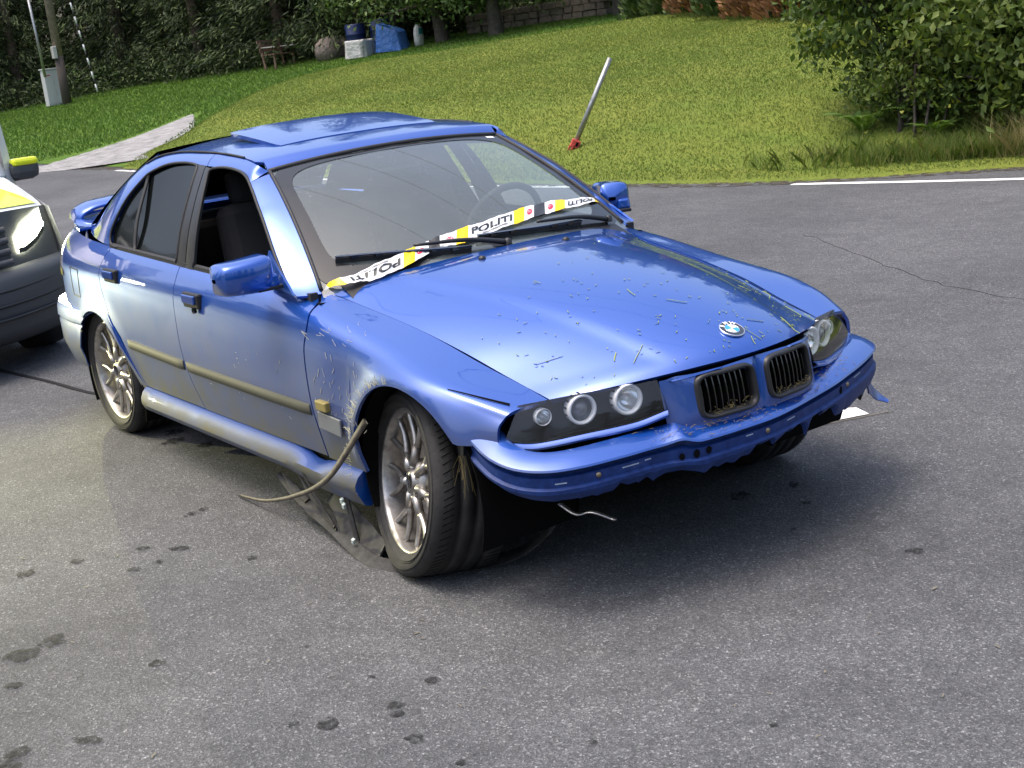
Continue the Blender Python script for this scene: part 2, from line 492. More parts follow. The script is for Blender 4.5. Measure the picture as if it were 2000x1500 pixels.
# crack sealed with tar
ck = spline([(-6.6, -1.0), (-4.82, -.77), (-4.2, -.68), (-3.61, -.61), (-2.9, -.42), (-2.2, -.3)], 30)
mb = MB(); mb.ribbon([(x, y, .003) for x, y in ck], .03, (0, 0, 1), .002); mb.build('tar_seam', M_tarseam, road, smooth=False)
ck = spline([(-3.2, 4.6), (-1.9, 3.9), (-1.2, 3.55), (-.2, 3.3), (.5, 2.9), (1.4, 2.6), (2.6, 2.0)], 60)+np.random.default_rng(2).normal(0, .012, (60, 2))
mb = MB(); mb.ribbon([(x, y, .0025) for x, y in ck], .003, (0, 0, 1), .001); mb.build('hairline_crack', M_tarseam, road, smooth=False)
# damp spots and drips on the asphalt
def spot(x, y, a, b, rot, seed):
    r = np.random.default_rng(seed); n = 22
    th = np.linspace(0, 2*math.pi, n, endpoint=False); k = 1+.28*np.convolve(np.r_[r.normal(0, 1, n)]*1.0, [.25, .5, .25], 'same')
    q = np.stack([a*np.cos(th)*k, b*np.sin(th)*k], 1); c, s_ = math.cos(rot), math.sin(rot)
    mk('damp_spot', [(x+u*c-v*s_, y+u*s_+v*c, .0035) for u, v in q], [tuple(range(n))], M_wet, road, smooth=False)
SPOTS = [(0.313, 0.339, 0.031, 0.047, 0.65), (0.38, 0.541, 0.02, 0.032, 0.64), (0.535, 0.43, 0.016, 0.015, 0.65), (0.667, 0.219, 0.01, 0.014, 0.66), (0.642, -1.528, 0.028, 0.03, 0.74), (0.697, -1.354, 0.023, 0.02, 0.74), (0.739, -1.374, 0.018, 0.017, 0.74), (0.884, -1.412, 0.023, 0.023, 0.75), (0.575, -1.594, 0.011, 0.017, 0.74), (0.648, -1.206, 0.022, 0.018, 0.73), (-0.067, -1.711, 0.025, 0.022, 0.72), (-0.167, -1.906, 0.01, 0.014, 0.73), (0.233, -2.028, 0.044, 0.021, 0.75), (-0.489, -1.887, 0.045, 0.037, 0.72), (-0.465, -1.99, 0.061, 0.048, 0.72), (-0.272, -2.072, 0.033, 0.022, 0.73), (-1.163, -1.757, 0.031, 0.038, 0.69), (-0.933, -1.269, 0.041, 0.022, 0.67), (-0.868, -1.375, 0.02, 0.016, 0.68), (-0.869, -1.47, 0.028, 0.021, 0.69), (-1.047, -1.361, 0.027, 0.017, 0.67), (-1.125, -1.583, 0.032, 0.022, 0.68), (-0.618, -1.131, 0.024, 0.02, 0.68), (-1.256, -1.084, 0.025, 0.025, 0.66), (-1.267, -1.023, 0.023, 0.019, 0.65), (0.174, -2.213, 0.051, 0.085, 0.75), (1.234, -1.121, 0.011, 0.022, 0.75), (1.063, -1.394, 0.013, 0.014, 0.75), (1.087, 0.314, 0.027, 0.02, 0.68), (1.492, -0.759, 0.01, 0.007, 0.74), (-2.461, -0.65, 0.057, 0.047, 0.6), (-2.309, -0.706, 0.05, 0.045, 0.61), (-2.11, -0.641, 0.038, 0.051, 0.61), (0.5, -1.311, 0.013, 0.013, 0.73), (0.179, -1.345, 0.011, 0.011, 0.72)]
for i_, q_ in enumerate(SPOTS):
    spot(*q_, 100+i_)


# soil and grit spilling from the verge onto the asphalt
M_soil = mat('verge_soil', (.09, .075, .055), .95, spec=.1)
_p = geo(M_soil); _n = noise(M_soil, _p, 22, 6, .75); _c = ramp(M_soil, [(.3, (.03, .026, .02)), (.6, (.10, .088, .066)), (.8, (.22, .20, .17))], _n); L(M_soil, _c.outputs[0], bsdf(M_soil).inputs['Base Color'])
_n2 = noise(M_soil, _p, 9, 5, .75); _a = ramp(M_soil, [(.47, (0, 0, 0)), (.56, (1, 1, 1))], _n2); L(M_soil, _a.outputs[0], bsdf(M_soil).inputs['Alpha'])
xv = np.linspace(-22, 4, 160)
grid('verge_soil', [[(x, float(edge_y(x))-.30-.08*math.sin(x*1.9)*math.sin(x*.7), .005), (x, float(edge_y(x))-.1, .0055), (x, float(edge_y(x))+.12, .016)] for x in xv], M_soil, road, smooth=False)
# ------------------------------------------------------------------ the blue sedan (x forward, y to its left, z up; front axle at x = 0)
car = empty('sedan_car')
tag(car, 'wrecked metallic blue sedan with torn front bumper and police tape across its windscreen', 'car')

M_mould = mat('dusty_moulding', (.05, .05, .038), .7)
XS = [-3.62, -3.5, -3.35, -3.2, -2.95, -2.7, -2.3, -1.6, -.9, -.55, -.2, .1, .3, .45, .55]
WM = pchip(XS, [.52, .66, .745, .79, .826, .838, .843, .847, .848, .846, .846, .842, .828, .782, .735])
ZC = pchip([-3.6, -2.7, -1.6, -.55, -.2, .1, .25, .45, .55], [.80, .80, .775, .738, .706, .686, .660, .602, .575])
Y5 = pchip(XS, [.49, .62, .70, .745, .785, .802, .806, .808, .806, .800, .790, .782, .766, .728, .675])
Z5 = pchip([-3.62, -3.2, -2.7, -2.3, -1.6, -.9, -.55, -.2, .1, .3, .45, .55], [.88, .885, .875, .868, .85, .838, .815, .764, .714, .670, .626, .595])
L6X = [-3.62, -3.5, -3.2, -2.95, -2.7, -2.3, -1.6, -.9, -.75, -.63, -.55, -.43, -.15, .1, .28, .45, .56]
Y6 = pchip(L6X, [.46, .57, .68, .74, .765, .776, .779, .776, .742, .692, .672, .655, .638, .622, .607, .594, .584])
Z6 = pchip(L6X, [.925, .945, .947, .938, .928, .915, .895, .874, .869, .860, .847, .824, .779, .725, .675, .630, .596])

def section(x, t):
    """half width and height of the lower body at station x, level t in 0..6"""
    x = np.asarray(x, float); t = np.asarray(t, float)
    w = WM(x); zc = ZC(x)
    fr = sm(.1, .45, x)
    ys = np.stack([w-.04, w-.020, w-.001, w+.001, w-.008-.012*fr, Y5(x), Y6(x)])
    z2 = .50-.02*fr; z3 = .63-.07*fr
    zs = np.stack([.26+0*x, .37+0*x, z2, np.minimum(z3, zc-.03), zc, Z5(x), Z6(x)])
    n = 7
    i = np.clip(np.floor(t).astype(int), 0, n-2); f = t-i
    def g(a, k):
        k = np.clip(k, 0, n-1)
        return np.take_along_axis(a, k[None], 0)[0]
    def cr(a):
        p0 = np.where(i == 0, 2*g(a, i)-g(a, i+1), g(a, i-1)); p1 = g(a, i); p2 = g(a, i+1)
        p3 = np.where(i == n-2, 2*p2-p1, g(a, i+2))
        return .5*((2*p1)+(-p0+p2)*f+(2*p0-5*p1+4*p2-p3)*f**2+(-p0+3*p1-3*p2+p3)*f**3)
    return cr(ys), cr(zs)
TT = np.linspace(0, 6, 241)
XG = np.linspace(-3.62, .56, 500); ZG = np.linspace(.15, 1.0, 400)
def _tab():
    T = np.zeros((500, 400))
    for i, x in enumerate(XG):
        _, zz = section(np.full_like(TT, x), TT)
        T[i] = np.interp(ZG, np.maximum.accumulate(zz), TT)
    return T
TAB = _tab()
def t_of_z(x, z):
    fx = np.clip((np.asarray(x, float)-XG[0])/(XG[-1]-XG[0])*499, 0, 498.999); fz = np.clip((np.asarray(z, float)-ZG[0])/(ZG[-1]-ZG[0])*399, 0, 398.999)
    i, j = np.floor(fx).astype(int), np.floor(fz).astype(int); a, b = fx-i, fz-j
    return TAB[i, j]*(1-a)*(1-b)+TAB[i+1, j]*a*(1-b)+TAB[i, j+1]*(1-a)*b+TAB[i+1, j+1]*a*b

FARCH = (.055, .325, .337); RARCH = (-2.645, .272, .345)
def flare(x, z):
    o = np.zeros_like(x)
    for cx, cz, r in (FARCH, RARCH):
        d = np.abs(np.hypot(x-cx, z-cz)-r)
        o += .020*np.exp(-(d/.055)**2)*sm(.25, .45, z)
    return o
def dent(x, z):
    # crash damage: shallow buckles in the front fender and door
    return (-.010*np.exp(-((x+.30)/.10)**2-((z-.60)/.10)**2) - .006*np.exp(-((x+.75)/.16)**2-((z-.58)/.07)**2)
            + .004*np.sin(x*11)*np.exp(-((x+.1)/.5)**2)*np.exp(-((z-.5)/.2)**2))

def side_panel(name, xl, xr, tb, tt, nu, nv, s, mat_=None, parent=car, solid=.012, us=None, off=0.0):
    """panel on the flank. xl, xr: functions of z (rear and front edge); tb, tt: functions of x giving levels"""
    U = np.linspace(0, 1, nu) if us is None else us
    V = np.linspace(0, 1, nv)
    UU, VV_ = np.meshgrid(U, V, indexing='ij'); shp = UU.shape
    UU = UU.ravel(); VV_ = VV_.ravel(); z = np.full(UU.shape, .6)
    for _ in range(9):
        x = xl(z)+(xr(z)-xl(z))*UU
        tb_ = tb(x); t = tb_+(tt(x)-tb_)*VV_
        _, z = section(x, t)
    P = np.stack([x, t], -1).reshape(*shp, 2)
    X, T = P[..., 0], P[..., 1]
    Y, Z = section(X.ravel(), T.ravel()); Y = Y.reshape(X.shape); Z = Z.reshape(X.shape)
    Y = Y+flare(X, Z)+off+(dent(X, Z) if s < 0 else 0)
    Q = np.stack([X, s*Y, Z], -1)
    return grid(name, Q, mat_ or M_paint, parent, flip=(s > 0), solid=solid)

fseam = pchip([.25, .314, .498, .60, .69, .78, .835, .862, .88], [-.543, -.546, -.556, -.560, -.556, -.540, -.580, -.650, -.67])
bseam = pchip([.25, .31, .40, .50, .62, .73, .82, .90], [-1.585, -1.592, -1.63, -1.655, -1.672, -1.676, -1.682, -1.690])
rseam = pchip([.25, .31, .40, .46, .53, .605, .705, .787, .873, .915, .94], [-2.225, -2.238, -2.278, -2.305, -2.350, -2.44, -2.52, -2.545, -2.515, -2.48, -2.46])
G_ = .0025
c6 = lambda x: 6.0+0*x
def arch_z(x, a, lo):
    cx, cz, r = a
    return np.where(np.abs(x-cx) < r, cz+np.sqrt(np.maximum(r*r-(x-cx)**2, 0)), lo)
def lev(zf): return lambda x: t_of_z(x, zf(x))

for s in (-1, 1):
    side = 'right' if s < 0 else 'left'
    # doors
    fd = side_panel('front_door', lambda z: bseam(z)+G_, lambda z: fseam(z)-G_-.004, lev(lambda x: .305+0*x), c6, 30, 26, s)
    rd = side_panel('rear_door', lambda z: rseam(z)+G_, lambda z: bseam(z)-G_, lev(lambda x: .307+0*x), c6, 26, 26, s)
    # fender with wheel arch
    ca, za, ra = FARCH
    def fb(x):
        z = arch_z(x, FARCH, .3)
        return np.where(x < ca-ra*.985, .30, np.where(x < ca, np.maximum(z, .30), np.maximum(z, .52)))
    xs = np.r_[np.linspace(0, .19, 8), np.linspace(.2, .30, 14), np.linspace(.31, .9, 34), np.linspace(.91, 1, 7)]
    ff = side_panel('front_fender', lambda z: fseam(z)+G_, lambda z: .466+.016*sm(.58, .64, z), lev(fb), c6, 0, 30, s, us=xs)
    ca2, za2, ra2 = RARCH
    def qb(x):
        return np.where(x > ca2, np.maximum(arch_z(x, RARCH, .26), .27), np.maximum(arch_z(x, RARCH, .40), .565))
    qp = side_panel('quarter_panel', lambda z: -3.60+0*z, lambda z: rseam(z)-G_, lev(qb), c6, 0, 26, s, us=np.r_[np.linspace(0, .45, 20), np.linspace(.46, 1, 44)])
    # black inner arch liners
    for (cx, cz, r), nm in ((FARCH, 'front'), (RARCH, 'rear')):
        a = np.linspace(R(-25), R(205), 28)
        P = np.array([[(cx+(r+.012)*math.cos(q), s*yy, cz+(r+.012)*math.sin(q)) for q in a] for yy in (.815, .62, .45)])
        grid('wheel_housing', P, M_void, car, flip=(s < 0), solid=.004)
        mb = MB(); mb.add([(cx+(r+.02)*math.cos(q), s*.45, cz+(r+.02)*math.sin(q)) for q in a], [tuple(range(len(a)))])
        mb.build('housing_wall', M_void, car)
    # moulding strips on the doors
    for d, (x0, x1) in ((fd, (-1.640, -.575)), (rd, (-2.285, -1.668))):
        xx = np.linspace(x0, x1, 24)
        zm = np.interp(xx, [-2.3, -1.6, -.5], [.505, .488, .478])
        prof = [(-.003, -.022), (.009, -.020), (.011, -.004), (.009, .017), (-.003, .022)]
        P = np.zeros((24, 5, 3))
        for i, x in enumerate(xx):
            for k, (o, dz) in enumerate(prof):
                z = zm[i]+dz; y, _ = section(np.array([x]), np.array([t_of_z(x, z)]))
                y = y[0]+flare(np.array([x]), np.array([z]))[0]+(dent(np.array([x]), np.array([z]))[0] if s < 0 else 0)
                e = .35 if i in (0, 23) else 1
                P[i, k] = (x, s*(y+o*e), z)
        grid('moulding', P, M_mould, d, flip=(s > 0))
    # handles: recessed cup, flap and lock
    for d, hx, hz in ((fd, -1.475, .782), (rd, -2.372, .806)):
        y, _ = section(np.array([hx]), np.array([t_of_z(hx, hz)])); y = s*float(y[0])
        mb = MB(); mb.box((hx, y+s*.004, hz), (.150, .026, .062)); mb.build('handle', M_black, d, smooth=False, bevel=.008)
        mb = MB(); mb.box((hx-.004, y+s*.020, hz+.006), (.116, .014, .034)); mb.build('handle_flap', M_paint, d, smooth=False, bevel=.005)
        if d is fd:
            mb = MB(); mb.lathe([(0, 0), (.011, 0), (.012, -.012)], 16, 'y', (hx+.035, y+s*.012, hz-.036)); mb.build('lock_barrel', M_black, d)
    # sill and skirt
    xx = np.linspace(-2.235, -.30, 40)
    P = np.zeros((40, 9, 3))
    for i, x in enumerate(xx):
        wv = .006*math.sin(x*9)*float(sm(-1.0, -.5, x)) if s < 0 else 0
        dip = -.030*math.exp(-((x+.62)/.10)**2) if s < 0 else 0
        e = float(sm(-2.235, -2.20, x))
        drop = -.02*float(sm(-.9, -.6, x)) if s < 0 else 0
        pr = [(.800, .305+dip), (.822, .300+dip), (.838+.006*e, .284+dip*.7), (.850+.010*e, .258), (.851+.010*e, .236), (.842, .212+drop*.5), (.832, .200+drop), (.81, .192+drop), (.70, .195)]
        for k, (y, z) in enumerate(pr): P[i, k] = (x, s*(y+wv), z)
    grid('side_skirt', P, M_paint, car, flip=(s < 0), solid=.006)
    mk('skirt_end', [tuple(P[-1, k]) for k in range(9)], [tuple(range(9))], M_paint, car, smooth=False); mk('skirt_end', [tuple(P[0, k]) for k in range(9)], [tuple(range(9))], M_paint, car, smooth=False)
    mb = MB(); mb.box((-1.3, s*.74, .26), (1.95, .10, .10)); mb.build('sill', M_void, car, smooth=False)
    # small side lamp and the bare bracket of the lost moulding
    y, _ = section(np.array([-.46]), np.array([t_of_z(-.46, .50)])); y = s*(float(y[0])+.004)
    rp = MB(); rp.box((-.455, y+s*.006, .515), (.075, .024, .036)); rp.build('side_repeater', mat('amber_smoke', (.25, .20, .06), .25) if s < 0 else bpy.data.materials['amber_smoke'], car, smooth=False, bevel=.005)
    if s < 0:
        mb = MB(); mb.box((-.425, y-.004, .455), (.155, .008, .062), (0, R(3), 0)); mb.build('moulding_bracket', mat('bare_plastic', (.14, .15, .16), .5), car, smooth=False, bevel=.003)

# fender gap beside the headlight
def body_pt(x, z, s=-1, off=.002):
    y, _ = section(np.array([x]), np.array([t_of_z(x, z)]))
    return (x, s*(float(y[0])+off), z)

# ---- bonnet
sx = pchip([0, .16, .42, .64, .82, 1], [-.635, -.45, -.15, .10, .28, .488])
cx_ = pchip([0, .16, .42, .64, .82, .93, 1], [-.462, -.28, .03, .34, .57, .69, .752])
czf = pchip([-.47, -.28, 0, .3, .55, .67, .735, .754], [.920, .908, .880, .832, .766, .722, .688, .668])
def hood_pt(v, q):
    """v 0 rear..1 front, q -1 right..1 left"""
    xs_ = sx(v); ys_ = Y6(xs_)-.004; zs_ = Z6(xs_)
    xc = cx_(v); zc = czf(xc)
    a = np.abs(q)
    x = xc-(xc-xs_)*a**1.9
    z = zc-(zc-zs_)*a**2.15
    yc = .26+.22*(1-v)
    z = z+.0065*(1-sm(yc-.03, yc+.03, a*ys_))*sm(0, .15, v)*(1-sm(.9, 1, v))-.0065*sm(0, .15, v)*(1-sm(.9, 1, v))*.5
    return np.stack([x, ys_*q, z], -1)
VV, QQ = np.meshgrid(np.r_[np.linspace(0, .85, 34), np.linspace(.87, 1, 10)], np.linspace(-.997, .997, 61), indexing='ij')
hood = grid('bonnet', hood_pt(VV, QQ), M_paint, car, flip=True, solid=.014)
for q in (-1, 1):
    p = hood_pt(np.array(.10), np.array(q*.29))
    mb = MB(); mb.lathe([(0, .012), (.008, .011), (.013, .005), (.014, 0)], 14, 'z', tuple(p)); mb.build('washer_nozzle', M_black, hood)
# roundel
em = empty('emblem'); em.parent = hood
vE = .905
p = hood_pt(np.array(vE), np.array(0.)); pa = hood_pt(np.array(vE+.02), np.array(0.)); pb = hood_pt(np.array(vE-.02), np.array(0.))
tx = Vector(pa-pb).normalized(); nz = tx.cross(Vector((0, 1, 0))).normalized()
if nz.z < 0: nz = -nz
em.matrix_local = Matrix.Translation(Vector(p)+nz*.001) @ Matrix((tx, nz.cross(tx), nz)).transposed().to_4x4()
RO = .041
mb = MB(); mb.lathe([(0, 0), (RO, 0), (RO, .004), (RO-.0025, .0055), (RO-.0035, .004), (0, .004)], 48, 'z'); mb.build('emblem_ring', M_chrome, em)
mb = MB(); mb.lathe([(RO-.003, .0046), (RO*.57, .0050)], 48, 'z'); mb.build('emblem_band', mat('enamel_black', (.01, .01, .012), .15, coat=1), em)
mb = MB(); mb.lathe([(RO*.585, .0050), (RO*.555, .0058), (RO*.54, .0050)], 48, 'z'); mb.build('emblem_inner_ring', M_chrome, em)
Mb_ = mat('enamel_blue', (.02, .30, .75), .15, coat=1); Mw_ = mat('enamel_white', (.82, .83, .84), .15, coat=1)
for k in range(4):
    a = np.linspace(k*math.pi/2, (k+1)*math.pi/2, 14)
    V = [(0, 0, .0052)]+[(RO*.55*math.cos(q), RO*.55*math.sin(q), .0052) for q in a]
    mk('emblem_quarter', V, [(0, i, i+1) for i in range(1, 14)], Mb_ if k % 2 == 0 else Mw_, em, smooth=False)

def text_verts(txt, size=1.0, offset=0.0, spacing=1.0):
    cu = bpy.data.curves.new('t', 'FONT'); cu.body = txt; cu.size = size; cu.offset = offset; cu.space_character = spacing
    cu.align_x = 'CENTER'; cu.align_y = 'CENTER'; cu.resolution_u = 6
    ob = bpy.data.objects.new('t', cu); col.objects.link(ob)
    dg = bpy.context.evaluated_depsgraph_get(); me = ob.evaluated_get(dg).to_mesh()
    V = np.array([v.co[:] for v in me.vertices]); F = [tuple(p_.vertices) for p_ in me.polygons]
    ob.evaluated_get(dg).to_mesh_clear()
    bpy.data.objects.remove(ob); bpy.data.curves.remove(cu)
    return V, F
# letters of the roundel: B left, M top, W right (top of the badge points to the windscreen, -x)
for ch, ang in (('B', 45), ('M', 0), ('W', -45)):
    V, F = text_verts(ch, .021, .0004)
    V = V-[(V[:, 0].max()+V[:, 0].min())/2, (V[:, 1].max()+V[:, 1].min())/2, 0]
    a = R(ang); r = RO*.765
    W = []
    for x, y, _ in V:
        # badge frame: up = -x (local), right (seen from the front) = +y
        u, w = x, y+r
        uu, ww = u*math.cos(a)-w*math.sin(a), u*math.sin(a)+w*math.cos(a)
        W.append((-ww, uu, .0062))
    mk('emblem_letter', W, F, Mw_, em, smooth=False)

# ---- nose panel with the two grilles
xf = pchip([0, .05, .12, .2, .26, .325], [.778, .780, .778, .764, .745, .706])
def F_(y, z): return xf(np.abs(y))-.17*(np.asarray(z)-.52)
def rrect(y0, y1, z0, z1, r, n=64):
    cy, cz = (y0+y1)/2, (z0+z1)/2; hy, hz = (y1-y0)/2, (z1-z0)/2
    pts = []
    for k in range(n):
        a = 2*math.pi*(k+.5)/n; ca, sa = math.cos(a), math.sin(a)
        e = 2/5.0
        pts.append((cy+hy*math.copysign(abs(ca)**e, ca), cz+hz*math.copysign(abs(sa)**e, sa)))
    return np.array(pts)
ZTOP = lambda y: np.interp(np.abs(y), [0, .12, .32], [.662, .660, .645])
for s in (-1, 1):
    n = 64
    inn = rrect(.026, .240, .519, .645, .03, n); out = []
    y0, y1 = .0, .322
    for k in range(n):
        a = 2*math.pi*(k+.5)/n; d = np.array([math.cos(a), math.sin(a)])
        c = np.array([.133, .582])
        ts = []
        if d[0] > 1e-6: ts.append((y1-c[0])/d[0])
        if d[0] < -1e-6: ts.append((y0-c[0])/d[0])
        if d[1] > 1e-6: ts.append((.658-c[1])/d[1])
        if d[1] < -1e-6: ts.append((.495-c[1])/d[1])
        out.append(c+d*min(ts))
    out = np.array(out)
    P = np.zeros((n, 7, 3))
    for k in range(n):
        for j, w in enumerate(np.linspace(0, 1, 7)):
            y, z = inn[k]*(1-w)+out[k]*w
            zt = float(ZTOP(y)); z2 = min(z, zt-.003) if w > .99 else z
            xx = float(F_(y, z2))+.010*(1-w)**2-.012*max(0, (y-.25)/.07)*(w**2)
            P[k, j] = (xx, s*y, z2)
    grid('nose_panel', P, M_paint, car, cu=True, flip=(s < 0), solid=.01)
    # grille frame
    gr = empty('kidney_grille'); gr.parent = car
    prof = [(0.000, .002), (.002, .014), (.008, .019), (.015, .017), (.019, .006), (.020, -.020)]
    P = np.zeros((n, len(prof), 3)); cen = np.array([.133, .582])
    o2 = rrect(.020, .248, .511, .652, .03, n); nrm = (cen-o2); nrm /= np.linalg.norm(nrm, axis=1)[:, None]
    for k in range(n):
        for j, (w, h) in enumerate(prof):
            y, z = o2[k]+nrm[k]*w
            P[k, j] = (float(F_(y, z))+h, s*y, z)
    grid('grille_frame', P, M_black, gr, cu=True, flip=(s < 0))
    for i in range(9):
        y = .048+.172*i/8
        zz = np.linspace(.527, .638, 8)
        mb = MB()
        for k in range(7):
            z0_, z1_ = zz[k], zz[k+1]
            for (za_, zb_) in ((z0_, z1_),):
                b = .004*math.sin(math.pi*(za_-.533)/.101)
                xa, xb = float(F_(y, za_))-.004+b, float(F_(y, zb_))-.004+.004*math.sin(math.pi*(zb_-.533)/.101)
                V = [(xa, s*(y-.0022), za_), (xa, s*(y+.0022), za_), (xb, s*(y+.0022), zb_), (xb, s*(y-.0022), zb_),
                     (xa-.03, s*(y-.0012), za_), (xa-.03, s*(y+.0012), za_), (xb-.03, s*(y+.0012), zb_), (xb-.03, s*(y-.0012), zb_)]
                mb.add(V, [(0, 1, 2, 3), (4, 0, 3, 7), (1, 5, 6, 2)])
        mb.build('grille_slat', M_gloss, gr, smooth=False)
    mb = MB(); mb.box((.66, s*.126, .58), (.05, .25, .16)); mb.build('grille_backing', M_void, gr, smooth=False)

# ---- headlights
LB = np.array([(.702, .320, .560), (.659, .414, .538), (.591, .546, .527), (.524, .677, .519), (.474, .758, .533)])
LT = np.array([(.664, .320, .645), (.632, .381, .641), (.563, .510, .637), (.515, .606, .632), (.468, .693, .627)])
LU = [0, .22, .52, .80, 1]
fB = [pchip(LU, LB[:, k]) for k in range(3)]; fT = [pchip(LU, LT[:, k]) for k in range(3)]
def lens(u, v, s=-1, inset=0.0):
    """u 0 inner..1 outer, v 0 bottom..1 top"""
    u = np.asarray(u, float); v = np.asarray(v, float)
    bot = np.stack([f(u) for f in fB], -1); top = np.stack([f(u) for f in fT], -1)
    u = u[..., None]; v = v[..., None]
    p = bot+(top-bot)*v
    n = np.array([.80, .50, .25]); n = n/np.linalg.norm(n)
    p = p+n*(.010*4*u*(1-u)+.005*4*v*(1-v)-inset)
    p[..., 1] *= -1 if s < 0 else 1
    return p
M_house = mat('lamp_housing', (.016, .0155, .015), .5, spec=.25)
def frame_at(u, v, s):
    p = lens(u, v, s); du = lens(u+.02, v, s)-lens(u-.02, v, s); dv = lens(u, v+.05, s)-lens(u, v-.05, s)
    return Vector(p.tolist())
for s in (-1, 1):
    hl = empty('headlight'); hl.parent = car
    U, V = np.meshgrid(np.linspace(0, 1, 29), np.linspace(0, 1, 13), indexing='ij')
    grid('lens_cover', lens(U, V, s), M_lens, hl, face_out=True)
    P = lens(U, V, s, .085); grid('lamp_housing', P, M_house, hl, flip=(s < 0))
    # edge band closing the lamp
    bu = np.r_[np.linspace(0, 1, 29), np.full(11, 1), np.linspace(1, 0, 29), np.zeros(11)]
    bv = np.r_[np.zeros(29), np.linspace(.08, .92, 11), np.ones(29), np.linspace(.92, .08, 11)]
    P = np.stack([lens(bu, bv, s), lens(bu, bv, s, .09)], 1); grid('lamp_rim', P, M_house, hl, cu=True, flip=(s > 0))
    fw = Vector((.97, s*.22, .02)).normalized()                      # lamps look almost straight ahead
    sidev = Vector((0, 0, 1)).cross(fw).normalized(); upv = fw.cross(sidev)
    Mx = Matrix((sidev, upv, fw)).transposed().to_4x4()
    for (u, v, r, kind) in ((.235, .56, .047, 'reflector'), (.52, .53, .046, 'projector'), (.775, .52, .026, 'bulb')):
        c = frame_at(u, v, s)-fw*.034
        lm = empty('lamp'); lm.parent = hl
        lm.matrix_local = Matrix.Translation(c) @ Mx
        if kind != 'bulb':
            mb = MB(); mb.lathe([(r*.96, -.030), (r*1.02, -.010), (r*1.02, .004), (r*.99, .010), (r*.86, .011), (r*.80, .004), (r*.78, -.006)], 40, 'z'); mb.build('halo_ring', M_clear, lm)
            mb = MB()
            for k in range(28):
                a = 2*math.pi*k/28
                if k % 2: mb.box((r*1.025*math.cos(a), r*1.025*math.sin(a), -.012), (.004, .005, .016), (0, 0, a))
            mb.build('ring_teeth', M_house, lm, smooth=False)
        else:
            mb = MB(); mb.lathe([(r*1.0, -.02), (r*1.02, .0), (r*.94, .003), (r*.9, -.004)], 32, 'z'); mb.build('halo_ring', M_clear, lm)
        if kind == 'projector':
            mb = MB(); mb.lathe([(r*.78, -.004), (r*.74, -.02), (r*.66, -.024)], 36, 'z'); mb.build('lamp_bowl', M_refl, lm)
            mb = MB(); mb.lathe([(0, .006), (r*.25, .004), (r*.48, -.004), (r*.62, -.016), (r*.66, -.024)], 36, 'z')
            mb.build('projector_lens', mat('projector_glass', (.16, .16, .17), .03, spec=1.0) if 'projector_glass' not in bpy.data.materials else bpy.data.materials['projector_glass'], lm)
        else:
            mb = MB(); mb.lathe([(r*.82, -.004), (r*.76, -.012), (r*.55, -.026), (r*.25, -.034), (0, -.036)], 36, 'z'); mb.build('lamp_bowl', M_refl, lm)
            mb = MB(); mb.lathe([(0, -.004), (r*.16, -.008), (r*.18, -.034)], 16, 'z'); mb.build('bulb', M_clear, lm)
    # painted strip under the lamp
    uu = np.linspace(0, 1.0, 26)
    a = lens(uu, np.zeros(26), s); nn = np.array([.78, s*.55, .05])
    rows = [a+np.array([0, 0, -.002]), a+nn*.008+np.array([0, 0, -.006]), a+nn*.014+np.array([0, 0, -.014]), a+nn*.012+np.array([0, 0, -.020]), a-nn*.004+np.array([0, 0, -.026]), a-nn*.05+np.array([0, 0, -.030])]
    grid('headlight_trim', np.stack(rows, 1), M_paint, car, flip=(s < 0), solid=.004)

# ---- torn front bumper: a profile swept along the crease line, its lower edge ripped
CR = np.array([(.335, -.806, .548), (.40, -.822, .525), (.49, -.828, .497), (.575, -.806, .478), (.650, -.752, .471), (.702, -.662, .471), (.734, -.52, .472), (.752, -.40, .472),
               (.790, -.325, .466), (.812, -.22, .468), (.822, -.10, .469), (.822, .0, .469), (.808, .10, .470), (.778, .24, .472), (.748, .37, .475), (.720, .46, .478), (.685, .56, .480), (.640, .67, .483), (.588, .765, .487), (.51, .82, .490), (.40, .84, .495)])
NB = 300
cr_ = spline(CR, NB)
tan = np.gradient(cr_, axis=0); tan[:, 2] = 0; tan /= np.linalg.norm(tan, axis=1)[:, None]
outw = np.stack([tan[:, 1], -tan[:, 0], 0*tan[:, 0]], 1)
if outw[NB//2, 0] < 0: outw = -outw
sN = np.linspace(0, 1, NB)
yy = cr_[:, 1]
# depth of what is left of the skin below the crease
dep = np.interp(yy, [-.83, -.80, -.75, -.66, -.52, -.38, -.30, -.22, -.10, .02, .12, .22, .30, .36, .39, .46, .60, .74, .84],
                    [.080, .086, .092, .092, .092, .094, .088, .092, .080, .074, .068, .070, .068, .074, .112, .124, .118, .112, .105])
r_ = np.random.default_rng(3)
kx = np.cumsum(r_.uniform(.006, .055, 90)); kx = kx/kx[-1]; kv = r_.normal(0, 1, 90); kv[::5] *= 2.0
rag = np.interp(sN, kx, kv)*.0055
rag *= np.interp(yy, [-.83, -.7, -.45, -.2, 0, .35, .5], [.1, .35, .7, 1.5, 2.0, 2.0, .5])
prof = [(-.095, .030, 0), (-.080, .037, 0), (-.050, .031, 0), (-.022, .019, 0), (-.003, .007, 0), (.000, .001, 0), (-.026, -.003, 0), (-.027, -.019, 0), (-.010, -.021, 0), (-.012, -.050, .3), (-.002, -.055, .3), (-.003, -.062, .5), (-.010, -.080, .8), (-.020, -.10, 1)]
P = np.zeros((NB, len(prof), 3))
